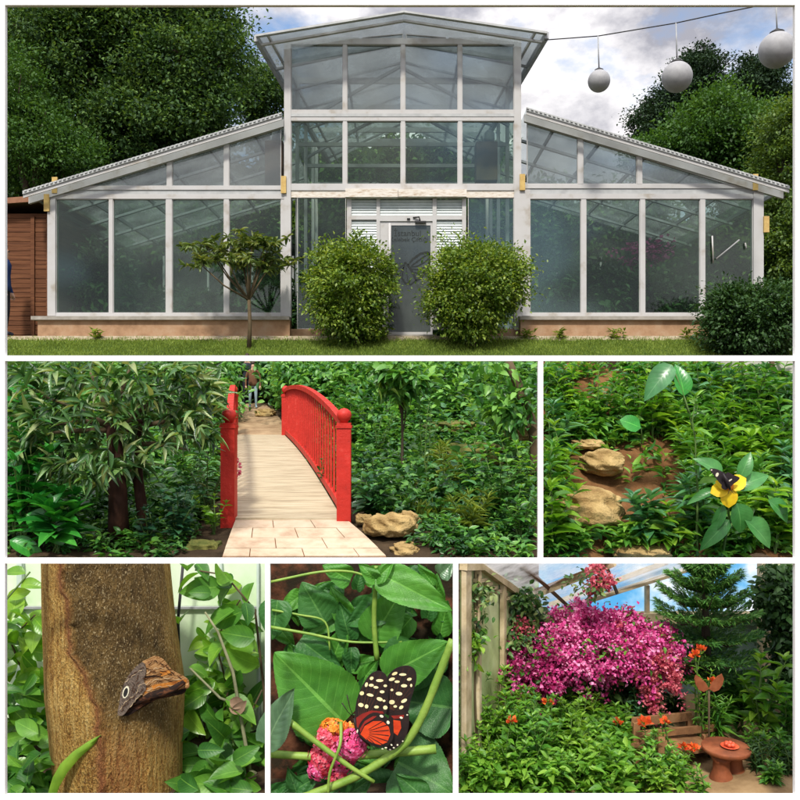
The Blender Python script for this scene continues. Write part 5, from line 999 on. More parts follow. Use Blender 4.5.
bough('leafy_shrub', 'glossy green shrub left of the thick trunk', G4(12, 7.7), [P(20, 740, 7.7), P(30, 690, 7.6), P(10, 640, 7.6), P(35, 615, 7.5)], M['lime'], 76, .30, .55, T_B, 501, grp=None, spread=.15)
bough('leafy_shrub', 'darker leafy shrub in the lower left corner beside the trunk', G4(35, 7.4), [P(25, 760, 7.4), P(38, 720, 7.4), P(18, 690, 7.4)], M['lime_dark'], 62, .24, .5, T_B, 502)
bough('leafy_shrub', 'lone leaf spray at the top left of the trunk view', G4(2, 7.2), [P(4, 700, 7.2), P(6, 600, 7.2), P(30, 572, 7.2)], M['lime'], 9, .30, .5, T_B, 504, spread=.05)
bough('leafy_shrub', 'sunlit lime shrub right of the thick trunk', G4(215, 7.9), [P(220, 740, 7.85), P(228, 690, 7.8), P(215, 640, 7.8), P(240, 600, 7.7)], M['lime'], 74, .28, .55, T_B, 505, spread=.22)
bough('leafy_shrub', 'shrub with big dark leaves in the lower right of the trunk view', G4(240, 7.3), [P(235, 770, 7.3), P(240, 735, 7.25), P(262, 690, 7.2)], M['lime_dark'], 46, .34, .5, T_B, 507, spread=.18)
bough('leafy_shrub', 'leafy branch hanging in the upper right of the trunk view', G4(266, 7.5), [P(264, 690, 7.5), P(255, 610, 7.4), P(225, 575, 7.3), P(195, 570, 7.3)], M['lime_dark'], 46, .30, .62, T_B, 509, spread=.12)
bough('leafy_shrub', 'yellow green shoots low beside the right of the trunk', G4(200, 7.9), [P(200, 770, 7.8), P(205, 720, 7.8), P(196, 680, 7.8)], M['lime'], 70, .22, .5, T_B, 511, spread=.18)
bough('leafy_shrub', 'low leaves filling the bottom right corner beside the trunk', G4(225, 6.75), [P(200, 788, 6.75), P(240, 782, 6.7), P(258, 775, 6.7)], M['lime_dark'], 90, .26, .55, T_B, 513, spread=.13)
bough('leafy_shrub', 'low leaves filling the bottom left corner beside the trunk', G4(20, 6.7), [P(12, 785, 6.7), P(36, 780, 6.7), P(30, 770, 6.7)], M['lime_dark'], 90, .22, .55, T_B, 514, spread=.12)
bough('leafy_shrub', 'bright yellow green shoots at mid height right of the trunk', G4(230, 7.95), [P(235, 740, 7.95), P(225, 690, 7.9), P(250, 650, 7.9), P(215, 625, 7.9)], M['lime'], 70, .2, .45, T_B, 515, spread=.25)
t = root('thin_branch', 'thin grey branch slanting through the leaves right of the trunk', 'branch', G4(256, 7.1)); k = MB(); k.tube([G4(256, 7.1), P(250, 770, 7.1), P(244, 735, 7.1), P(233, 672, 7.1), P(218, 632, 7.1), P(205, 612, 7.1)], [.02, .018, .017, .015, .012, .008], 7); k.tube([P(240, 706, 7.1), P(220, 698, 7.1), P(190, 668, 7.12)], [.014, .012, .008], 6); k.build('stem', mat('grey_green_twig', [(.14, .15, .08), (.28, .28, .16)], 9, .8, .2), t)
t = root('dark_stem', 'dark upright stem just right of the trunk top', 'stem', G4(186, 7.75)); k = MB(); k.tube([G4(186, 7.75), P(180, 700, 7.75), P(178, 620, 7.75), P(183, 564, 7.75)], [.02, .016, .015, .014], 7); k.build('shoot', M['black'], t)
t = root('dry_leaf', 'curled brown dry leaf caught on the thin branch', 'leaf', P(236, 706, 7.03)); leaves('blade', mat('dry_brown_leaf', [(.10, .06, .035), (.30, .20, .13)], 8, .8, .2), [P(230, 700, 7.0), P(229, 708, 7.0), P(232, 712, 6.99)], [(1, -.1, -.4), (1, .1, -.1), (.9, 0, .5)], [(0, -1, .3), (.2, -.8, .5), (0, -1, -.3)], .15, .7, T_B, t, smooth=True)
t = root('strap_leaved_plant', 'long curved green leaf crossing the foot of the thick trunk', 'leaf', P(54, 800, 6.38)); k = MB()
pts = [(50, 800), (56, 782), (64, 768), (76, 755), (90, 744), (101, 735)]; W_ = [5, 6, 6, 5, 3.5, .6]
va = [P(a-w*.6, b_-w*.7, 6.40) for (a, b_), w in zip(pts, W_)]; vb = [P(a, b_, 6.37) for a, b_ in pts]; vc = [P(a+w*.6, b_+w*.7, 6.40) for (a, b_), w in zip(pts, W_)]; k.smooth = True; k.add(va+vb+vc, [(i, i+1, 7+i, 6+i) for i in range(5)]+[(6+i, 7+i, 13+i, 12+i) for i in range(5)]); k.build('blade', M['lime'], t)

# ================================================================== bottom middle: longwing butterfly on the lantana
CLIP[0] = (267.6, 455.6, 561.5, 900)
def G5(px, py): return P(px, py, 6.95+(800-py)/240*.75)
k = MB(); k.grid(lambda u, v: G5(268.5+u*186.5, 806-v*244.5)+np.array([0, .05*math.sin(u*17+v*9)*(.2 < v < .9), 0]), 24, 30)
tagset(k.build('leaf_litter_bank', mat('leafy_brown_soil', [(.0, (.008, .010, .005)), (.45, (.02, .014, .008)), (.62, (.09, .035, .018)), (1, (.20, .09, .05))], 5, .95, .1, .9, 16)), kind='structure')
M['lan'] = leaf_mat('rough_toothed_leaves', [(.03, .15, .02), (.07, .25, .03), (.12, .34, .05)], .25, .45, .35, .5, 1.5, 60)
M['lan_dark'] = leaf_mat('shaded_toothed_leaves', [(.014, .08, .018), (.035, .14, .03), (.07, .21, .045)], .2, .45, .35, .4, 1.5, 60)  # darker copy of the toothed leaf, shade put into its colour
M['lan_pale'] = leaf_mat('silvery_green_leaf', [(.08, .17, .09), (.13, .24, .13)], .2, .3, .6, .5, 1.5)
M['stalk'] = mat('yellow_green_stalk', [(.13, .25, .03), (.24, .36, .06)], 7, .5, .4, .2, 30)
ln5 = root('lantana_plant', 'big toothed leaves and thick pale stems around the pink and orange flower head', 'plant', (P(330, 0, 6.7)[0], 6.7, -3.32))
def bigleaf(b0, t0, Yb, Yt, wpx, m, seed=0, cup=.03, roll=0., parent=None, serr=13, name='leaf', heart=True):
    b_ = P(b0[0], b0[1], Yb); t_ = P(t0[0], t0[1], Yt); L = np.linalg.norm(t_-b_); d = (t_-b_)/L; up = np.array([0, -1, .35]); x = np.cross(d, up); x /= np.linalg.norm(x); z = np.cross(x, d); x = x*math.cos(roll)+z*math.sin(roll); z = np.cross(x, d)
    w = wpx/800*Yb; nu, nv = 24, 60; V = []; U = []; F = []
    for j in range(nv+1):
        v = j/nv; hw = (math.sin(math.pi*min(1, v*.95+.05)**.62))**.75 if heart else math.sin(math.pi*v**.8)**.8; hw = max(hw, 0)*w*.5
        saw = 1-.045*((v*serr*2.6) % 1)*(0 < v < .97)
        for i in range(nu+1):
            a = i/nu*2-1; fw = hw*saw if abs(a) == 1 else hw*.985; q = abs(math.sin(math.pi*9*(v-.275*abs(a)*.5*1.0)))
            zz = -cup*2.2*v*v+cup*1.4*abs(a)*hw/w*2+.0022*q*(1-abs(a)*.6)*min(1, hw/w*4)+.006*math.sin(a*9+v*13+seed)*abs(a)+.012*math.sin(v*7+a*3+seed)
            V.append(b_+d*v*L+x*a*fw+z*zz); U.append((.5+.5*a, v))
    for j in range(nv):
        for i in range(nu): F.append((j*(nu+1)+i, j*(nu+1)+i+1, (j+1)*(nu+1)+i+1, (j+1)*(nu+1)+i))
    me = bpy.data.meshes.new(name); me.from_pydata([tuple(p) for p in V], [], F); uv = me.uv_layers.new(name='UVMap')
    for l in me.loops: uv.data[l.index].uv = U[l.vertex_index]
    me.polygons.foreach_set('use_smooth', [True]*len(F)); return link(name, me, m, parent or ln5)
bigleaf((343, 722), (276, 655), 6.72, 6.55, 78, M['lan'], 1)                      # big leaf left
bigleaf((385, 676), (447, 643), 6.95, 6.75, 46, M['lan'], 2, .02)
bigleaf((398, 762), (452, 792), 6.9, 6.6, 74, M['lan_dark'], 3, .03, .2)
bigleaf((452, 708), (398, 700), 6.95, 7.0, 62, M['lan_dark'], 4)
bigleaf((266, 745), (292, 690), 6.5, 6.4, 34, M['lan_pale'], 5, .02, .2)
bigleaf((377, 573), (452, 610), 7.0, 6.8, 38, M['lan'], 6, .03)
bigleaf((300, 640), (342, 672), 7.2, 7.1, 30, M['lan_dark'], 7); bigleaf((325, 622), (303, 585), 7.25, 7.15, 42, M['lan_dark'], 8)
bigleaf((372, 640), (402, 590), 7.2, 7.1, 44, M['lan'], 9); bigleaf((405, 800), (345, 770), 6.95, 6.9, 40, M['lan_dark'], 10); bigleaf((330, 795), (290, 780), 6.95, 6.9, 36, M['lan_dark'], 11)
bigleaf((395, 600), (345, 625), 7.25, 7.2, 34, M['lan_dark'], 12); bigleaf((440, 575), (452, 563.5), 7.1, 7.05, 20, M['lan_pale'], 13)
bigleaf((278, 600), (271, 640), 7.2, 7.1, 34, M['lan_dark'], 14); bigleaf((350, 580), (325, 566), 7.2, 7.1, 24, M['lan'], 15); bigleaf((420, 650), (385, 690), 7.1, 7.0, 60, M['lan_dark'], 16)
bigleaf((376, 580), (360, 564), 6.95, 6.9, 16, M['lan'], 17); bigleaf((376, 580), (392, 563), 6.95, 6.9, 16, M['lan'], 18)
r_ = np.random.default_rng(521)
for i in range(130):
    a, b_ = r_.uniform(272, 450), r_.uniform(566, 780); an = r_.random()*6.283; l_ = r_.uniform(22, 42); c_ = (a+math.cos(an)*l_, b_+math.sin(an)*l_)
    if not (271 < c_[0] < 451 and 565 < c_[1] < 790): continue
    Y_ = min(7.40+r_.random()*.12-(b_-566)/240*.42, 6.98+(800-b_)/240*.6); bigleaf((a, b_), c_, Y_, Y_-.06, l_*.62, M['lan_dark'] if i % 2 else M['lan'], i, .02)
def smooth_line(pts, k=5):
    pts = [np.array(p, float) for p in pts]; e = [2*pts[0]-pts[1]]+pts+[2*pts[-1]-pts[-2]]; out = []
    for i in range(1, len(e)-2):
        p0, p1, p2, p3 = e[i-1:i+3]
        for j in range(k): t_ = j/k; out.append(.5*(2*p1+(-p0+p2)*t_+(2*p0-5*p1+4*p2-p3)*t_*t_+(-p0+3*p1-3*p2+p3)*t_**3))
    return out+[pts[-1]]
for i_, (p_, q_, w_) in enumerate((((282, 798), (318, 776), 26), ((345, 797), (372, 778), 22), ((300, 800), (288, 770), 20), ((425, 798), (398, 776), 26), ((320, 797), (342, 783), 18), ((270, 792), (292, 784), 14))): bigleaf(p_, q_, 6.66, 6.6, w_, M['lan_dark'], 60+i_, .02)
def stalk(pts, r0, r1, Y0=6.6, m='stalk'): k = MB(); q = smooth_line([P(p[0], p[1], p[2] if len(p) > 2 else Y0) for p in pts]); n = len(q); k.tube(q, [(r0+(r1-r0)*i/(n-1))*(1+.05*math.sin(i*2.1)) for i in range(n)], 10); return k.build('stem', M[m], ln5)
stalk([(452.5, 640, 6.50), (440, 672, 6.50), (424, 712, 6.50), (408, 740, 6.50), (388, 757, 6.50), (355, 777, 6.5), (318, 792, 6.5), (300, 799, 6.5)], .032, .034)
stalk([(270.5, 754, 6.62), (330, 757, 6.6), (390, 753, 6.58), (436, 749, 6.58)], .030, .038)
stalk([(290, 722, 6.46), (316, 742, 6.46), (346, 764, 6.46), (374, 782, 6.47)], .026, .016)
stalk([(377, 660, 7.05), (374, 620, 7.05), (376, 578, 7.0), (376, 566, 7)], .024, .018)
stalk([(341, 722, 6.55), (340, 745, 6.42), (330, 772, 6.4), (328, 795, 6.4)], .014, .010)
stalk([(270.5, 582, 7.05), (320, 572, 7.05), (352, 572, 7.1), (375, 580, 7.1)], .012, .010); stalk([(270.5, 627, 7.1), (310, 634, 7.1), (352, 642, 7.1), (402, 642, 7.1)], .014, .009); stalk([(272, 610, 7.15), (300, 615, 7.15), (325, 622, 7.15), (330, 650, 7.1)], .010, .008); stalk([(375, 660, 7.1), (390, 655, 7.1), (410, 652, 7)], .01, .008)
# flower head
M['pk'] = leaf_mat('pink_florets', [(.62, .03, .14), (.82, .10, .30), (.88, .32, .56)], .25, .5, .3, 0, 7); M['rd'] = leaf_mat('coral_florets', [(.62, .03, .07), (.82, .10, .16), (.86, .30, .36)], .25, .5, .3, 0, 7); M['or'] = leaf_mat('orange_florets', [(.65, .14, .02), (.85, .30, .03), (.85, .45, .08)], .25, .5, .3, 0, 7)
fl = root('lantana_flower', 'domed pink, coral and orange lantana flower head under the spotted butterfly', 'flower', P(333, 790, 6.6))
def head(px, py, rpx, n, m, seed, Y=6.58, el=1.):
    n = int(n*2.4); r_ = np.random.default_rng(seed); c = P(px, py, Y); R_ = rpx/800*Y; ps, ds, ups = [], [], []
    for i in range(n):
        d = unit(r_.normal(size=3)); d[1] = -abs(d[1]); q = c+d*R_*(.82+.26*r_.random())*np.array([1, .6, el]); a0 = r_.random()*6; x, z, _ = basis(d)
        for j in range(5): a = a0+j*1.2566; ps.append(q); ds.append(x*math.cos(a)+z*math.sin(a)+d*.35); ups.append(d)
    leaves('florets', m, ps, ds, np.array(ups), .023+.007*r_.random(len(ps)), .72, T_R, fl)
head(336, 755, 20, 80, M['pk'], 11, 6.66, 1.1); head(340, 735, 14, 40, M['rd'], 12, 6.68, .7); head(352, 745, 15, 60, M['pk'], 1); head(322, 758, 13, 50, M['rd'], 2, 6.6, 1.5); head(328, 738, 13, 30, M['rd'], 3, 6.62); head(333, 727, 13, 34, M['or'], 4, 6.64, .6); head(350, 729, 9, 20, M['or'], 5, 6.64); head(360, 738, 9, 20, M['rd'], 6, 6.6); head(318, 770, 10, 26, M['pk'], 7, 6.6); head(338, 778, 8, 20, M['rd'], 8, 6.62)
k = MB(); k.tube([P(333, 745, 6.68), P(335, 790, 6.66), P(336, 806, 6.62)], .02, 7); k.build('stalk', M['stalk'], fl)
# the butterfly
M['wb'] = mat('black_brown_wing', [(.006, .004, .004), (.022, .010, .008)], 14, .6, .4, .1, 40); M['wo'] = mat('red_orange_wing', [(.46, .028, .008), (.72, .075, .012)], 9, .55, .3, .2, 60, stretch=(1, 1, 4)); M['wr'] = mat('dark_red_wing', [(.16, .012, .01), (.34, .025, .015)], 9, .6, .3); M['wy'] = mat('pale_yellow_wing_spots', [(.72, .62, .30), (.84, .76, .48)], 20, .6, .3)
off5, s5 = (300, 650), .1875; ml = [M['wb'], M['wy'], M['wo'], M['wr'], M['cream'], mat('brown_wing_vein', [(.06, .022, .015), (.10, .04, .025)], 20, .7, .2)]
def veins(base, tips, w=1.6, slot=5):
    out = []
    for tx, ty in tips:
        b_1 = np.array(base, float); e_1 = np.array([tx, ty], float); dd = (e_1-b_1)/np.linalg.norm(e_1-b_1); nn = np.array([-dd[1], dd[0]]); s_1 = b_1+dd*30; out.append((slot, [tuple(s_1+nn*w), tuple(e_1+nn*w*.6), tuple(e_1-nn*w*.6), tuple(s_1-nn*w)], .002))
    return out
lw = root('longwing_butterfly', 'black butterfly with cream spots and orange red hindwings feeding on the lantana', 'butterfly', P(360, 735, 6.4))
sp_b = [(505, 125, 16, 8, -.4), (548, 130, 20, 7, 0), (490, 155, 17, 9, -.3), (518, 168, 14, 7, 0), (583, 155, 13, 8, -.2), (555, 190, 17, 9, 0), (490, 212, 8, 7, 0), (528, 232, 18, 10, .1), (490, 277, 16, 12, 0), (555, 270, 18, 9, -.5), (540, 305, 13, 9, -.6), (593, 188, 6, 9, 0), (508, 300, 10, 7, 0)]
wing('forewing', [(455, 330), (463, 230), (464, 150), (500, 105), (550, 85), (590, 88), (615, 110), (622, 150), (612, 200), (590, 270), (575, 335), (540, 350), (480, 350)], 6.44, off5, s5, ml, lw, [s+(1,) for s in sp_b], extra=veins((478, 345), [(490, 130), (520, 108), (552, 96), (585, 98), (606, 130), (608, 175), (592, 225), (575, 290)]), tilt=lambda x, y: (x-385)*.0012)
wing('hindwing', [(480, 340), (570, 325), (582, 380), (575, 430), (555, 480), (525, 515), (490, 535), (460, 525), (470, 440)], 6.425, off5, s5, ml, lw, [(540, 360, 9, 6, .3, 4), (572, 345, 5, 4, 0, 4), (520, 505, 5, 5, 0, 4), (500, 520, 6, 4, .3, 4), (480, 530, 6, 4, .3, 4), (548, 485, 4, 4, 0, 4)], extra=[(2, [(498, 372), (535, 378), (540, 415), (520, 455), (500, 440)], .003), (3, [(485, 350), (555, 345), (552, 362), (500, 366)], .003)], tilt=lambda x, y: (x-385)*.0012)
sp_a = [(382, 150, 11, 9, -.5), (425, 162, 20, 8, 0), (354, 184, 8, 13, .3), (380, 187, 14, 8, 0), (405, 198, 14, 7, .1), (330, 230, 12, 11, -.4), (374, 239, 19, 8, .2), (438, 222, 13, 8, 0), (425, 261, 17, 10, .3), (455, 190, 10, 7, 0), (325, 292, 15, 11, .2), (355, 300, 10, 11, 0), (408, 303, 13, 8, 0), (455, 306, 12, 11, 0), (448, 270, 8, 6, 0)]
wing('forewing', [(318, 440), (300, 410), (293, 350), (298, 290), (315, 230), (345, 170), (375, 130), (410, 113), (440, 118), (462, 140), (467, 180), (472, 230), (468, 300), (452, 345), (400, 345), (350, 365), (325, 400)], 6.40, off5, s5, ml, lw, [s+(1,) for s in sp_a], extra=veins((318, 420), [(310, 260), (335, 195), (368, 145), (400, 122), (432, 126), (455, 150), (462, 200), (464, 260), (455, 315)])+[(3, [(300, 360), (330, 340), (380, 322), (440, 326), (448, 338), (400, 340), (350, 358), (322, 395), (316, 425), (303, 405)], .003)], tilt=lambda x, y: -(x-365)*.0006)
fan_ = [(2, [(322, 448), (345, 405), (390, 378), (440, 378), (474, 410), (482, 450), (466, 490), (430, 506), (390, 496), (350, 474)], .004)]
for a in np.linspace(-.75, .9, 8):
    c0 = np.array([335, 440.]); d = np.array([math.cos(a*.9+.15), math.sin(a*.9+.15)]); n_ = np.array([-d[1], d[0]]); e0, e1 = c0+d*35, c0+d*(140 if a < .6 else 110); fan_.append((0, [tuple(e0+n_*1.2), tuple(e1+n_*2.6), tuple(e1-n_*2.6), tuple(e0-n_*1.2)], .006))
wing('hindwing', [(308, 445), (316, 400), (345, 362), (390, 335), (440, 345), (480, 378), (500, 430), (492, 480), (465, 512), (430, 522), (390, 512), (345, 482), (322, 462)], 6.385, off5, s5, ml, lw, [(435, 352, 11, 7, .4, 4), (470, 385, 8, 10, -.4, 4), (458, 520, 7, 4, 0, 4), (440, 526, 6, 3, 0, 4), (488, 505, 6, 4, .8, 4), (306, 432, 4, 10, .2, 4)], extra=fan_+[(3, [(318, 420), (345, 378), (390, 352), (410, 352), (390, 368), (345, 395), (322, 440)], .003)], tilt=lambda x, y: -(x-365)*.0006)
k = MB(); k.tube([P(354, 718, 6.44), P(357, 727, 6.42), P(362, 737, 6.42), P(370, 746, 6.44)], [.012, .02, .018, .008], 9); k.build('body', M['wb'], lw)
for s in (0, 1): k = MB(); k.tube([P(354, 718, 6.44), P(350-s*2, 708+s*4, 6.42), P(347-s*5, 695+s*8, 6.4)], [.003, .003, .005], 5); k.build('antenna', M['wb'], lw)
for s in range(3): k = MB(); k.tube([P(357+s*2, 728+s*3, 6.44), P(353+s*2, 732+s*3, 6.46), P(352+s*2, 737+s*3, 6.5)], .003, 4); k.build('leg', M['wb'], lw)
CLIP[0] = (-60, 540, 358, 560.5)
leafthing('broad_leaf', 'one large oval vivid green leaf near the bottom left of the bridge view', 'leaf', P(27, 514, 8.38), P(76, 542, 8.34), .5, M['big_green'], T_B, (0, -.75, .65), stem_to=P(24, 545, 8.5))
leafthing('broad_leaf', 'second broad leaf below the large oval one at the bottom left corner', 'leaf', P(10, 540, 8.38), P(46, 556, 8.34), .45, M['big_green'], T_B, (0, -.7, .7), stem_to=P(8, 556, 8.5))
CLIP[0] = None
# ================================================================== bottom right: bougainvillea house with bench and table
CLIP[0] = (455.8, 840, 561.5, 900)
M['beige'] = mat('stained_beige_timber', [(.24, .18, .09), (.46, .37, .22), (.60, .51, .35)], 5, .85, .2, .25, 20)
M['rust_bar'] = mat('rusty_glazing_bar', [(.10, .055, .025), (.20, .12, .06)], 6, .8, .2)
M['roofg'] = glass_mat('whitened_roof_glass', (.97, .98, .98), .62, (.92, .92, .93), .02, 2.2, 6)
M['algae'] = mat('algae_green_glazing', [(.20, .27, .08), (.42, .50, .22), (.56, .62, .38)], 2.2, .5, .4, .05)
M['teal_glass'] = mat('pale_teal_glazing', [(.20, .34, .28), (.36, .50, .44)], 2, .4, .5, .05)
m, t_, b_ = new_mat('blue_sky_and_cloud'); tc_ = N(t_, 'ShaderNodeTexCoord'); nz = N(t_, 'ShaderNodeTexNoise', Scale=1.3, Detail=6, Roughness=.55); t_.links.new(tc_.outputs['Object'], nz.inputs['Vector'])
r_ = ramp(t_, [(.44, (.10, .40, .74)), (.52, (.30, .58, .82)), (.62, (.84, .88, .92))], nz.outputs['Fac']); em = N(t_, 'ShaderNodeEmission', Strength=.85); t_.links.new(r_.outputs[0], em.inputs[0]); t_.links.new(em.outputs[0], t_.nodes['Material Output'].inputs['Surface']); M['skyb'] = m
k = MB(); ys = 9.42; k.box(P(456, 0, ys)[0], P(830, 0, ys)[0], ys, ys+.02, -3.32, zlim(ys)); tagset(k.build('sky', M['skyb']), kind='structure')
hs = root('plant_house', 'interior of a plant house with beige timber frame, sloping glass roof and stained side wall', 'greenhouse', (1.6, 9.0, -3.32))
# left wall
A_ = np.array([P(460, 0, 6.6)[0], 6.6]); B_ = np.array([P(549, 0, 9.0)[0], 9.0])
def wp(s): return A_+(B_-A_)*s
def wtop(s):
    x, y = wp(s); px = 400+800*x/y; return min((400-(564+(px-481)*.746))/800*y, zlim(y)-.005)
def wq(s, z, o=0): x, y = wp(s); return np.array([x+o*.9, y-o*.4, z])
k = MB(); S_ = np.linspace(0, 1, 20)
for a, b_ in zip(S_[:-1], S_[1:]): k.add([wq(a, -3.32), wq(b_, -3.32), wq(b_, wtop(b_)), wq(a, wtop(a))], [(0, 1, 2, 3)])
k.build('side_wall', M['algae'], hs)
for s0, s1 in ((0, .045), (.115, .135), (.36, .385), (.62, .65), (.86, .89)):
    k = MB(); k.prism([wq(s0, -3.32, .012), wq(s1, -3.32, .012), wq(s1, wtop(s1)-.02, .012), wq(s0, wtop(s0)-.02, .012)], (.04, -.01, 0)); k.build('wall_post', M['beige'], hs)
k = MB()
for a, b_ in zip(S_[:-1], S_[1:]): k.beam(wq(a, wtop(a)-.035, .03), wq(b_, wtop(b_)-.035, .03), .07, .06)
k.build('wall_plate', M['beige'], hs)
k = MB()
for a, b_ in zip(S_[2:-1], S_[3:]): k.beam(wq(a, wtop(a)-.16, .02), wq(b_, wtop(b_)-.12, .02), .03, .03)
k.build('wall_rail', M['beige'], hs)
# roof glass and bars
k = MB(); q = [P(482, 562.5, 6.85), P(549, 613, 9.0), P(722, 562.3, 9.0), P(610, 562.3, 7.6)]; k.add(q, [(0, 1, 2), (0, 2, 3)]); k.build('roof_glass', M['roofg'], hs)
def bar6(a, b_, w, m='beige'): k = MB(); k.beam(P(*a), P(*b_), w, w*.7, (0, -1, .2)); k.build('roof_bar', M[m], hs)
bar6((521, 563, 7.25), (571, 609, 8.9), .035, 'rust_bar'); bar6((525, 599, 8.3), (614, 562.8, 7.6), .065); bar6((526, 593.5, 8.26), (606, 562.8, 7.58), .02, 'rust_bar'); bar6((605, 563, 7.6), (617, 593, 8.9), .03, 'rust_bar'); bar6((556, 611, 8.92), (706, 563.5, 8.92), .055); bar6((549, 605, 8.9), (664, 563, 8.6), .05); bar6((600, 588, 8.88), (668, 563.4, 8.7), .025, 'rust_bar'); bar6((655, 568, 8.7), (663, 563, 8.6), .02, 'rust_bar')
# gable and back wall
YB6 = 8.98
k = MB(); k.box(P(545, 0, YB6)[0], P(800, 0, YB6)[0], YB6-.06, YB6+.06, P(0, 622, YB6)[2], P(0, 612.5, YB6)[2]); k.build('beam', M['beige'], hs)
for px, t0, w in ((647, 585, 3.5), (701, 565, 3), (585, 605, 2)): k = MB(); x = P(px, 0, YB6)[0]; k.box(x-w*.0056, x+w*.0056, YB6-.04, YB6+.04, P(0, 612.4, YB6)[2], P(0, t0, YB6)[2]); k.build('mullion', M['beige'], hs)
k = MB(); k.box(P(549, 0, 9.0)[0], P(800, 0, 9.0)[0], 9.0, 9.03, -3.32, P(0, 622, 9.0)[2]); k.build('back_wall', M['teal_glass'], hs)
k = MB(); x = P(764, 0, 8.8)[0]; k.box(x-.06, x+.06, 8.72, 8.84, -3.32, zlim(8.84)); k.build('corner_post', M['beige'], hs)
k = MB(); x0, x1 = P(769, 0, 8.8)[0]+.01, P(805, 0, 8.8)[0]; k.box(x0, x1, 8.8, 8.84, -3.32, zlim(8.85)); k.build('end_wall', M['algae'], hs)
# bare soil
k = MB(); k.grid(lambda u, v: (.5+u*3.1, 6.2+v*2.6, -3.315+.05*math.sin(u*9)*math.sin(v*7)+.05), 30, 24); tagset(k.build('bed_soil', mat('warm_sandy_soil', [(.10, .055, .025), (.26, .17, .085), (.36, .26, .14)], 3, .95, .1, .6, 14)), kind='structure')
GZ = -3.28
# bougainvillea
def lob(px, py, Y, rx, rz_, ry): c = P(px, py, Y); return (c[0], Y, c[2], rx/800*Y, ry, rz_/800*Y)
bg_ = root('bougainvillea', 'huge magenta bougainvillea mound with a pink trailing right side', 'shrub', (P(612, 0, 7.9)[0], 7.9, GZ)); r_ = np.random.default_rng(601)
M['mag'] = leaf_mat('magenta_bracts_bright', [(.20, .008, .06), (.50, .03, .18), (.72, .11, .36), (.84, .36, .56)], .3, .6, .2, 0, 3.4); M['pinkb'] = leaf_mat('salmon_pink_bracts', [(.36, .04, .08), (.62, .12, .16), (.78, .28, .30)], .35, .6, .2, 0, 4)
for a, b_ in (((612, 775), (575, 665)), ((616, 775), (620, 660)), ((620, 775), (650, 665)), ((608, 775), (540, 670))): k = MB(); k.tube(wiggle(r_, P(a[0], a[1]-5, 7.9)*[1, 1, 0]+[0, 0, GZ], P(b_[0], b_[1], 7.9), 6, .03), [.05, .045, .04, .03, .02, .012], 8); k.build('trunk', M['bark'], bg_)
lobm = [lob(588, 648, 7.8, 50, 24, .45), (lob(556, 655, 7.7, 28, 19, .35)), lob(632, 642, 7.9, 36, 24, .4), lob(566, 630, 7.9, 18, 13, .3), lob(605, 632, 7.9, 30, 14, .3), lob(528, 658, 7.7, 24, 13, .3), lob(545, 675, 7.6, 22, 12, .25), lob(650, 655, 7.8, 18, 18, .3), lob(514, 664, 7.7, 12, 9, .2), lob(580, 618, 7.9, 10, 9, .2), lob(622, 622, 7.9, 14, 7, .2), lob(655, 634, 7.9, 9, 7, .2)]
crown('bracts', M['mag'], lobm, 760, 52, .045, .034, .85, T_S, bg_, None, 602, .86)
def sprays(name, m, lobes, nsp, L_, n, ln, seed, drop=.5):
    r_ = np.random.default_rng(seed); ps, ds = [], []; st = MB()
    for i in range(nsp):
        l = lobes[r_.integers(len(lobes))]; dd = unit(r_.normal(size=3)); dd[1] = -abs(dd[1])*.8; s = np.array(l[:3])+dd*np.array(l[3:])*.9; o_ = unit(dd+np.array([0, -.2, .25])); ll = L_*(.5+r_.random()); tt = np.linspace(0, 1, 6)[:, None]
        q = s+o_*ll*tt+np.array([0, 0, -drop*ll])*tt**2; st.tube(q, .004, 4)
        for j in range(n): f = r_.random()*5; i0_ = min(int(f), 4); ps.append(q[i0_]+(q[i0_+1]-q[i0_])*(f-i0_)+r_.normal(size=3)*.022); ds.append(unit(r_.normal(size=3)))
    k_ = np.array(ps); leaves(name, m, k_, np.array(ds), rdir(r_, len(k_)), ln*(.6+.7*r_.random(len(k_))), .85, T_S, bg_)
sprays('flowering_sprays', M['mag'], lobm, 150, .20, 60, .034, 608)
sprays('pale_sprays', M['pinkb'], lobm[2:3]+lobm[7:8], 26, .22, 46, .032, 609, 1.2); crown('foliage', M['lime_dark'], lobm, 150, 12, .07, .055, .5, T_M, bg_, None, 603, .8)
crown('trailing_bracts', M['pinkb'], [lob(657, 660, 7.6, 11, 14, .2), lob(670, 674, 7.5, 6, 14, .12), lob(651, 686, 7.55, 5, 16, .1), lob(674, 690, 7.5, 4, 10, .08), lob(636, 668, 7.6, 6, 6, .1), lob(652, 706, 7.5, 4, 5, .08)], 120, 26, .026, .030, .85, T_S, bg_, None, 604, .7)
crown('inner_foliage', M['tree_dark'], [lob(612, 685, 8.2, 42, 26, .4), lob(600, 712, 8.2, 34, 20, .3)], 190, 30, .10, .10, .5, T_M, bg_, None, 605, .5)
hg = root('hanging_spray', 'hanging pink bougainvillea spray against the glass roof', 'plant', P(597, 566, 7.55)); [crown('bract_cluster', M['pinkb'], [q_], 13, 18, .028, .034, .85, T_S, hg, None, 606+i_*50, .6) for i_, q_ in enumerate((lob(599, 573, 7.5, 8, 9, .12), lob(595, 588, 7.5, 7, 9, .12), lob(605, 583, 7.5, 5, 8, .1)))]; crown('foliage', M['olive_leaf'], [lob(590, 585, 7.5, 24, 12, .15)], 20, 5, .05, .06, .5, T_M, hg, None, 607, .6)
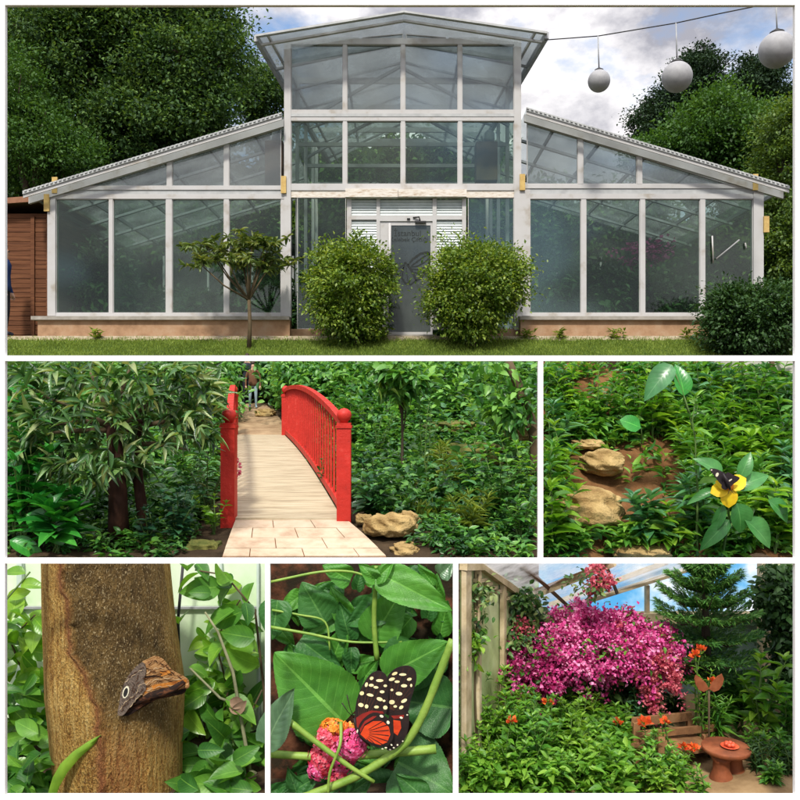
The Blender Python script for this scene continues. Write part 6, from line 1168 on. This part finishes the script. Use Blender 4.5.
k = MB(); k.tube([P(604, 563.5, 7.55), P(598, 575, 7.52), P(594, 592, 7.5), P(585, 600, 7.5)], [.012, .01, .008, .004], 5); k.tube([P(598, 575, 7.52), P(575, 592, 7.5)], .004, 5); k.build('stem', M['stem_brown'], hg)
# creepers on the side wall
for i, (l_, n, lab) in enumerate((([lob(530, 622, 8.0, 12, 18, .2), lob(520, 600, 7.8, 10, 12, .2), lob(515, 640, 7.7, 14, 16, .2)], 80, 'olive creeper with faded pink tips hanging on the side wall'), ([lob(478, 600, 6.85, 4, 26, .08), lob(486, 600, 7.0, 4, 18, .06)], 10, 'thin dark creeper trailing down the front side wall pane'), ([lob(466, 655, 6.9, 7, 16, .12), lob(472, 640, 6.9, 8, 6, .12)], 16, 'pale green leafy creeper low on the left wall post'))):
    c = l_[0]; t = root('creeper', lab, 'creeper', (c[0], c[1]-.05, GZ)); k = MB(); k.tube([(c[0], c[1]-.05, GZ), (c[0]-.03, c[1]-.03, (GZ+c[2])/2), (c[0], c[1], c[2]+c[5])], [.012, .01, .005], 5); k.build('stem', M['stem_brown'], t); crown('foliage', M['olive_leaf'] if i < 2 else M['lime'], l_, n, 14, .06, .07, .55, T_M, t, None, 611+i, .5)
    if i == 0: crown('bract_cluster', M['pinkb'], [lob(522, 628, 7.7, 9, 9, .12)], 34, 14, .045, .03, .8, T_S, t, None, 615, .5)
# araucaria
ar = root('norfolk_pine', 'dark green tiered conifer with upswept fan branches right of the bougainvillea', 'conifer', (P(706, 0, 7.95)[0], 7.95, GZ)); k = MB(); bx = P(706, 0, 7.95)[0]; k.tube([(bx, 7.95, GZ), P(706, 640, 7.95), P(704, 563.5, 7.95)], [.06, .045, .012], 9); k.build('trunk', M['bark'], ar); r_ = np.random.default_rng(621)
M['ara'] = leaf_mat('fresh_dark_conifer_sprays', [(.03, .11, .025), (.07, .21, .04), (.18, .36, .07)], .2, .5, .3, 0, 3)
for tier, (py, rad, dr) in enumerate(((569, 11, -.75), (580, 22, -.6), (593, 34, -.45), (607, 43, -.30), (622, 49, -.18), (638, 50, -.05), (655, 48, .08), (672, 38, .2))):
    c = P(705, py, 7.95); R_ = rad/800*7.95; nb = 12; a0 = r_.random()*6
    for b_i in range(nb):
        a = a0+b_i*6.283/nb+r_.normal()*.12; rr_ = R_*(.8+.35*r_.random()); dirh = np.array([math.cos(a), math.sin(a)*.8, 0]); tip = c+dirh*rr_+np.array([0, 0, -dr*rr_*.9+.05]); mid = c+dirh*rr_*.5+np.array([0, 0, -dr*rr_*.5-.10*rr_])
        k = MB(); k.tube([c, mid, tip], [.012, .009, .004], 5); br_ = k.build('branch', M['bark'], ar); n = 330; f = r_.random(n)**.8*.95+.05; q = c*(1-f[:, None])**2+2*mid*(f*(1-f))[:, None]+tip*(f**2)[:, None]
        side = np.array([-dirh[1], dirh[0], 0]); sg = np.where(r_.random(n) < .5, -1, 1); q2 = q+side*(sg*r_.random(n)*.20*rr_*np.sin(np.pi*np.clip(f, 0, .97))**.6)[:, None]; dd = dirh*.9+side*(sg*.6)[:, None]+np.array([0, 0, .45])+.25*r_.normal(size=(n, 3))
        leaves('needles', M['ara'], q2, dd, np.array([0, 0, 1.])+.3*r_.normal(size=(n, 3)), 0.055+.04*r_.random(n), .17, T_S, br_)
# leafy column on the right post
t = root('creeper', 'dense dark creeper climbing the right end wall up to the roof', 'creeper', (P(785, 0, 8.2)[0], 8.2, GZ)); k = MB(); k.tube([(P(785, 0, 8.2)[0], 8.2, GZ), P(783, 640, 8.3), P(780, 566, 8.3)], [.03, .02, .01], 6); k.build('stem', M['bark'], t); crown('foliage', M['shrub_dark'], [lob(782, 585, 8.2, 14, 24, .2), lob(772, 605, 8.1, 12, 18, .2), lob(786, 640, 8.1, 10, 28, .2), lob(784, 680, 8, 9, 20, .2), lob(790, 600, 8.0, 8, 30, .2)], 200, 22, .07, .075, .55, T_M, t, None, 631, .5)
# bench
be = root('garden_bench', 'weathered brown wooden garden bench half hidden by plants below the bougainvillea', 'bench', (P(668, 0, 7.2)[0], 7.2, GZ)); M['bench'] = mat('brown_bench_timber', [(.10, .045, .02), (.24, .12, .05), (.32, .18, .085)], 5, .75, .3, .3, 24, stretch=(1, 1, 1))
dpt = 1.0; a0 = P(632, 0, 7.0)[0]; xR = P(712, 0, 7.6)[0]
Bk = lambda px, py, y: P(px, py, y)
for nm, p, q_, w, h in (('backrest', (633, 722, 7.15), (690, 716, 7.65), .035, .075), ('backrest', (636, 735, 7.15), (720, 727, 7.6), .035, .06), ('armrest', (642, 737, 7.1), (662, 739, 6.8), .06, .03), ('seat', (644, 750, 7.0), (708, 742, 7.42), .30, .04), ('seat_rail', (645, 757, 6.86), (704, 748, 7.22), .03, .05)):
    k = MB(); k.beam(P(*p), P(*q_), w, h); k.build(nm, M['bench'], be)
for px, py0, y in ((636, 722, 7.15), (661, 739, 6.82), (690, 716, 7.62), (706, 735, 7.4)):
    k = MB(); x = P(px, 0, y)[0]; k.box(x-.03, x+.03, y-.03, y+.03, GZ, P(0, py0, y)[2]); k.build('leg', M['bench'], be)
k = MB(); k.beam(P(642, 740, 7.02), P(661, 742, 6.82), .02, .03); k.build('rail', M['bench'], be)
# table
M['terra'] = mat('orange_terracotta', [(.08, .025, .010), (.22, .062, .022), (.33, .12, .05)], 5, .7, .3, .3, 16)
tb = root('garden_table', 'round terracotta coloured table on a pair of stump shaped pedestals', 'table', (P(727, 0, 6.95)[0], 6.95, GZ)); c = P(726, 746, 6.95); R_ = 23.5/800*6.95
k = MB(); k.lathe2(c, [(-.055, R_*.55), (-.05, R_*.88), (-.035, R_*.98), (-.01, R_), (0, R_*.97), (.001, .001)], 36); k.build('tabletop', M['terra'], tb); ht = c[2]-.055-GZ
for dx, dy in ((-.06, -.05), (.09, .05)): k = MB(); k.lathe2((c[0]+dx, c[1]+dy, GZ), [(0, .105), (ht*.12, .10), (ht*.4, .072), (ht*.75, .068), (ht, .10)], 20); k.build('pedestal', M['terra'], tb)
c2 = P(727, 742.5, 6.93); fd = root('red_dish', 'small red dish of fruit lying on the round table', 'dish', c+np.array([.05, 0, 0])); M['redd'] = mat('glossy_red', [(.45, .05, .02), (.65, .12, .05)], 9, .4, .4)
k = MB(); k.lathe2((c[0]+.02, c[1]-.03, c[2]+.002), [(0, .03), (.004, .06), (.015, .078), (.017, .074), (.01, .055), (.008, .001)], 24); k.build('plate', M['redd'], fd); r_ = np.random.default_rng(9)
for i in range(6): k = MB(); a = i*1.05; k.lathe2((c[0]+.02+.030*math.cos(a), c[1]-.03+.030*math.sin(a), c[2]+.030), [(.017*-math.cos(b_), (.016+.003*(i % 3))*math.sin(b_)+.001) for b_ in np.linspace(0, math.pi, 7)], 10); k.build('fruit', M['redd'], fd)
# orange butterfly ornament
orn = root('butterfly_ornament', 'orange butterfly shaped ornament on a stake above the bench', 'ornament', (P(709, 0, 7.28)[0], 7.28, GZ)); k = MB(); k.tube([(P(709, 0, 7.3)[0], 7.3, GZ), P(709, 690, 7.3)], .010, 6); k.build('stake', M['stem_brown'], orn)
for pl in ([(709, 689), (706, 683), (701, 678), (696, 675), (694.5, 679), (696, 685), (699, 690), (704, 692)], [(709, 689), (712, 683), (717, 677), (722, 674), (724, 679), (722.5, 685), (719, 690), (714, 692)]): k = MB(); k.prism([P(a, b_, 7.28+abs(a-709)*-.004) for a, b_ in pl], (0, .012, 0)); k.build('wing', M['terra'], orn)
# planting
def s6(label, px, Y, pyt, m, ns, npair, ln, wd, T, spread, seed, name='leafy_plant', cat='plant', group=None, **kw):
    x = P(px, 0, Y)[0]; h = P(0, pyt, Y)[2]-GZ; return stem_plant(name, label, cat, (x, Y, GZ), h, m, M['stem'], ns, npair, ln, wd, T, spread, seed=seed, smooth=True, group=group, **kw)
M['fg'] = leaf_mat('sunlit_fresh_green_leaves', [(.06, .19, .02), (.13, .33, .03), (.27, .48, .06)], .4, .4, .4, .2, 2.4)
M['fg2'] = leaf_mat('yellow_green_leaves', [(.09, .22, .02), (.18, .38, .03), (.36, .55, .08)], .4, .45, .4, .2, 2.4)
M['redfl'] = leaf_mat('orange_red_petals', [(.60, .06, .02), (.82, .16, .03)], .25, .5, .3, 0, 5)
r_ = np.random.default_rng(641); n = 0; rows = {7.55: 'under the bougainvillea front', 7.2: 'midway down the dense bed', 6.9: 'in the front half of the bed', 6.6: 'at the very front of the bed'}
for Y, tops, step in ((7.55, ((462, 640), (500, 668), (540, 684), (600, 703), (628, 730)), 17), (7.2, ((462, 662), (520, 690), (580, 707), (622, 735)), 19), (6.9, ((462, 690), (520, 705), (585, 724), (628, 750)), 21), (6.6, ((462, 715), (540, 735), (600, 755), (645, 780)), 24)):
    px = 464.
    while px < tops[-1][0]:
        py = np.interp(px, [a for a, _ in tops], [b_ for _, b_ in tops])+r_.normal()*9; n += 1
        fl_ = (M['redfl'], .06, 1) if n in (7, 12, 19, 24, 30, 36) else None
        gl = 'leafy green bush '+rows[Y]; s6('bush with one orange red bloom '+rows[Y]+(' near the wall' if px < 530 else ' near the bench') if fl_ else gl, px+r_.normal()*3, Y+r_.normal()*.05, py-(r_.random() < .3)*12, (M['fg'], M['fg2'], M['fg'], M['fl1'])[n % 4], 6, 8, (.12, .15, .10)[n % 3], (.42, .34, .5)[n % 3], T_M, .28, 650+n, group=None if fl_ else 'leafy bushes '+rows[Y], r=.008, flower=fl_); px += step
pp = np.stack([r_.uniform(.5, 2.1, 900), r_.uniform(6.35, 7.8, 900), np.full(900, GZ)], 1); pp = pp[(pp[:, 0] < .29*pp[:, 1]-.02)]; p, dd, up, l_ = rosettes(r_, pp, .34, 9, .10, (-.2, .9)); tagset(leaves('bed_filler', M['fg'], p, dd, up+.4*r_.normal(size=p.shape), l_, .42, T_M), 'low green growth between the bushes of the dense bed', kind='stuff', cat='ground cover')
s6('tall slim plant with orange blooms between the conifer and the bench', 700, 7.5, 650, M['fg'], 4, 9, .10, .3, T_L, .18, 701, flower=(M['redfl'], .065, 3))
s6('green shoots with red flowers in front of the bench end', 684, 7.0, 748, M['fg'], 4, 6, .09, .3, T_L, .4, 702, flower=(M['redfl'], .06, 2))
s6('narrow leaved plant before the bench back', 664, 6.9, 722, M['fg'], 4, 9, .10, .3, T_L, .3, 703, flower=(M['redfl'], .055, 1))
s6('bush with an orange red flower at the left end of the bench', 644, 6.95, 724, M['fg'], 5, 7, .10, .35, T_L, .3, 704, flower=(M['redfl'], .085, 1))
for i_, (px_, Y_, py_, m_, lab) in enumerate(((646, 6.62, 752, 'fg', 'leafy bush hiding the left foot of the bench'), (662, 6.5, 768, 'fg2', 'low lime bush in front of the bench leg'), (676, 6.62, 760, 'fg', 'low leafy bush between the bench leg and the table'), (654, 6.75, 744, 'fl1', 'darker leafy bush beside the bench armrest post'), (770, 6.75, 764, 'fl1', 'low plant on the sandy soil right of the table'), (752, 7.25, 728, 'fg', 'leafy bush behind the right rim of the table'), (780, 7.0, 735, 'lime_dark', 'broad green bush near the right corner'))):
    s6(lab, px_, Y_, py_, M[m_], 7, 7, .115, .38, T_M, .4, 730+i_)
s6('low leafy plant at the foot of the table', 700, 6.55, 772, M['fg'], 6, 5, .09, .35, T_M, .6, 705)
s6('plant with large lime leaves right of the table', 762, 7.5, 660, M['lime'], 5, 6, .24, .4, T_B, .25, 706, r=.014)
s6('broad leaved green plant behind the table', 742, 7.9, 680, M['lime_dark'], 6, 7, .24, .35, T_B, .25, 707)
s6('plant with large green leaves in the right corner of the plant house', 786, 7.4, 690, M['lime_dark'], 5, 7, .2, .4, T_B, .25, 708)
s6('dark leafy plant under the conifer', 720, 8.3, 672, M['shrub_dark'], 8, 9, .14, .4, T_M, .3, 709)
s6('dark shrub behind the bench', 676, 8.2, 700, M['shrub_dark'], 9, 9, .13, .4, T_M, .35, 710, cat='shrub')
s6('dark shrub in the back right behind the lime leaves', 752, 8.4, 692, M['shrub_dark'], 9, 9, .14, .4, T_M, .35, 711, cat='shrub')
s6('grassy leaved plant right of the table on the sandy soil', 758, 6.95, 742, M['shrub_dark'], 9, 8, .10, .22, T_L, .5, 712)
s6('low dark plant in the bottom right corner', 785, 6.9, 748, M['shrub_dark'], 9, 8, .10, .25, T_L, .5, 713)
s6('mottled leaved plant near the pale flower by the dark hollow', 634, 7.7, 690, M['fl2'], 4, 8, .10, .5, T_M, .25, 714)
s6('strap leaved clump behind the table', 716, 7.6, 700, M['lime_dark'], 9, 8, .2, .16, T_L, .3, 715)
CLIP[0] = None

# tell the plants of one patch apart by their order
def order(word, n): return ['leftmost', 'second from left', 'third from left', 'fourth from left', 'fifth from left', 'sixth from left', 'seventh from left', 'eighth from left', 'ninth from left', 'tenth from left', 'eleventh from left', 'twelfth from left', 'thirteenth from left', 'fourteenth from left', 'fifteenth from left'][n]
gs = {}
for o in S.objects:
    g_ = o.get('group')
    if g_ and (g_.startswith('leafy plants') or g_.startswith('leafy bushes')) and o.parent is None: gs.setdefault(g_, []).append(o)
for g_, l_ in gs.items():
    l_.sort(key=lambda o: o.location.x/o.location.y)
    if len(l_) > 1:
        for i, o in enumerate(l_): o['label'] = o['label']+', '+order('', min(i, 14))
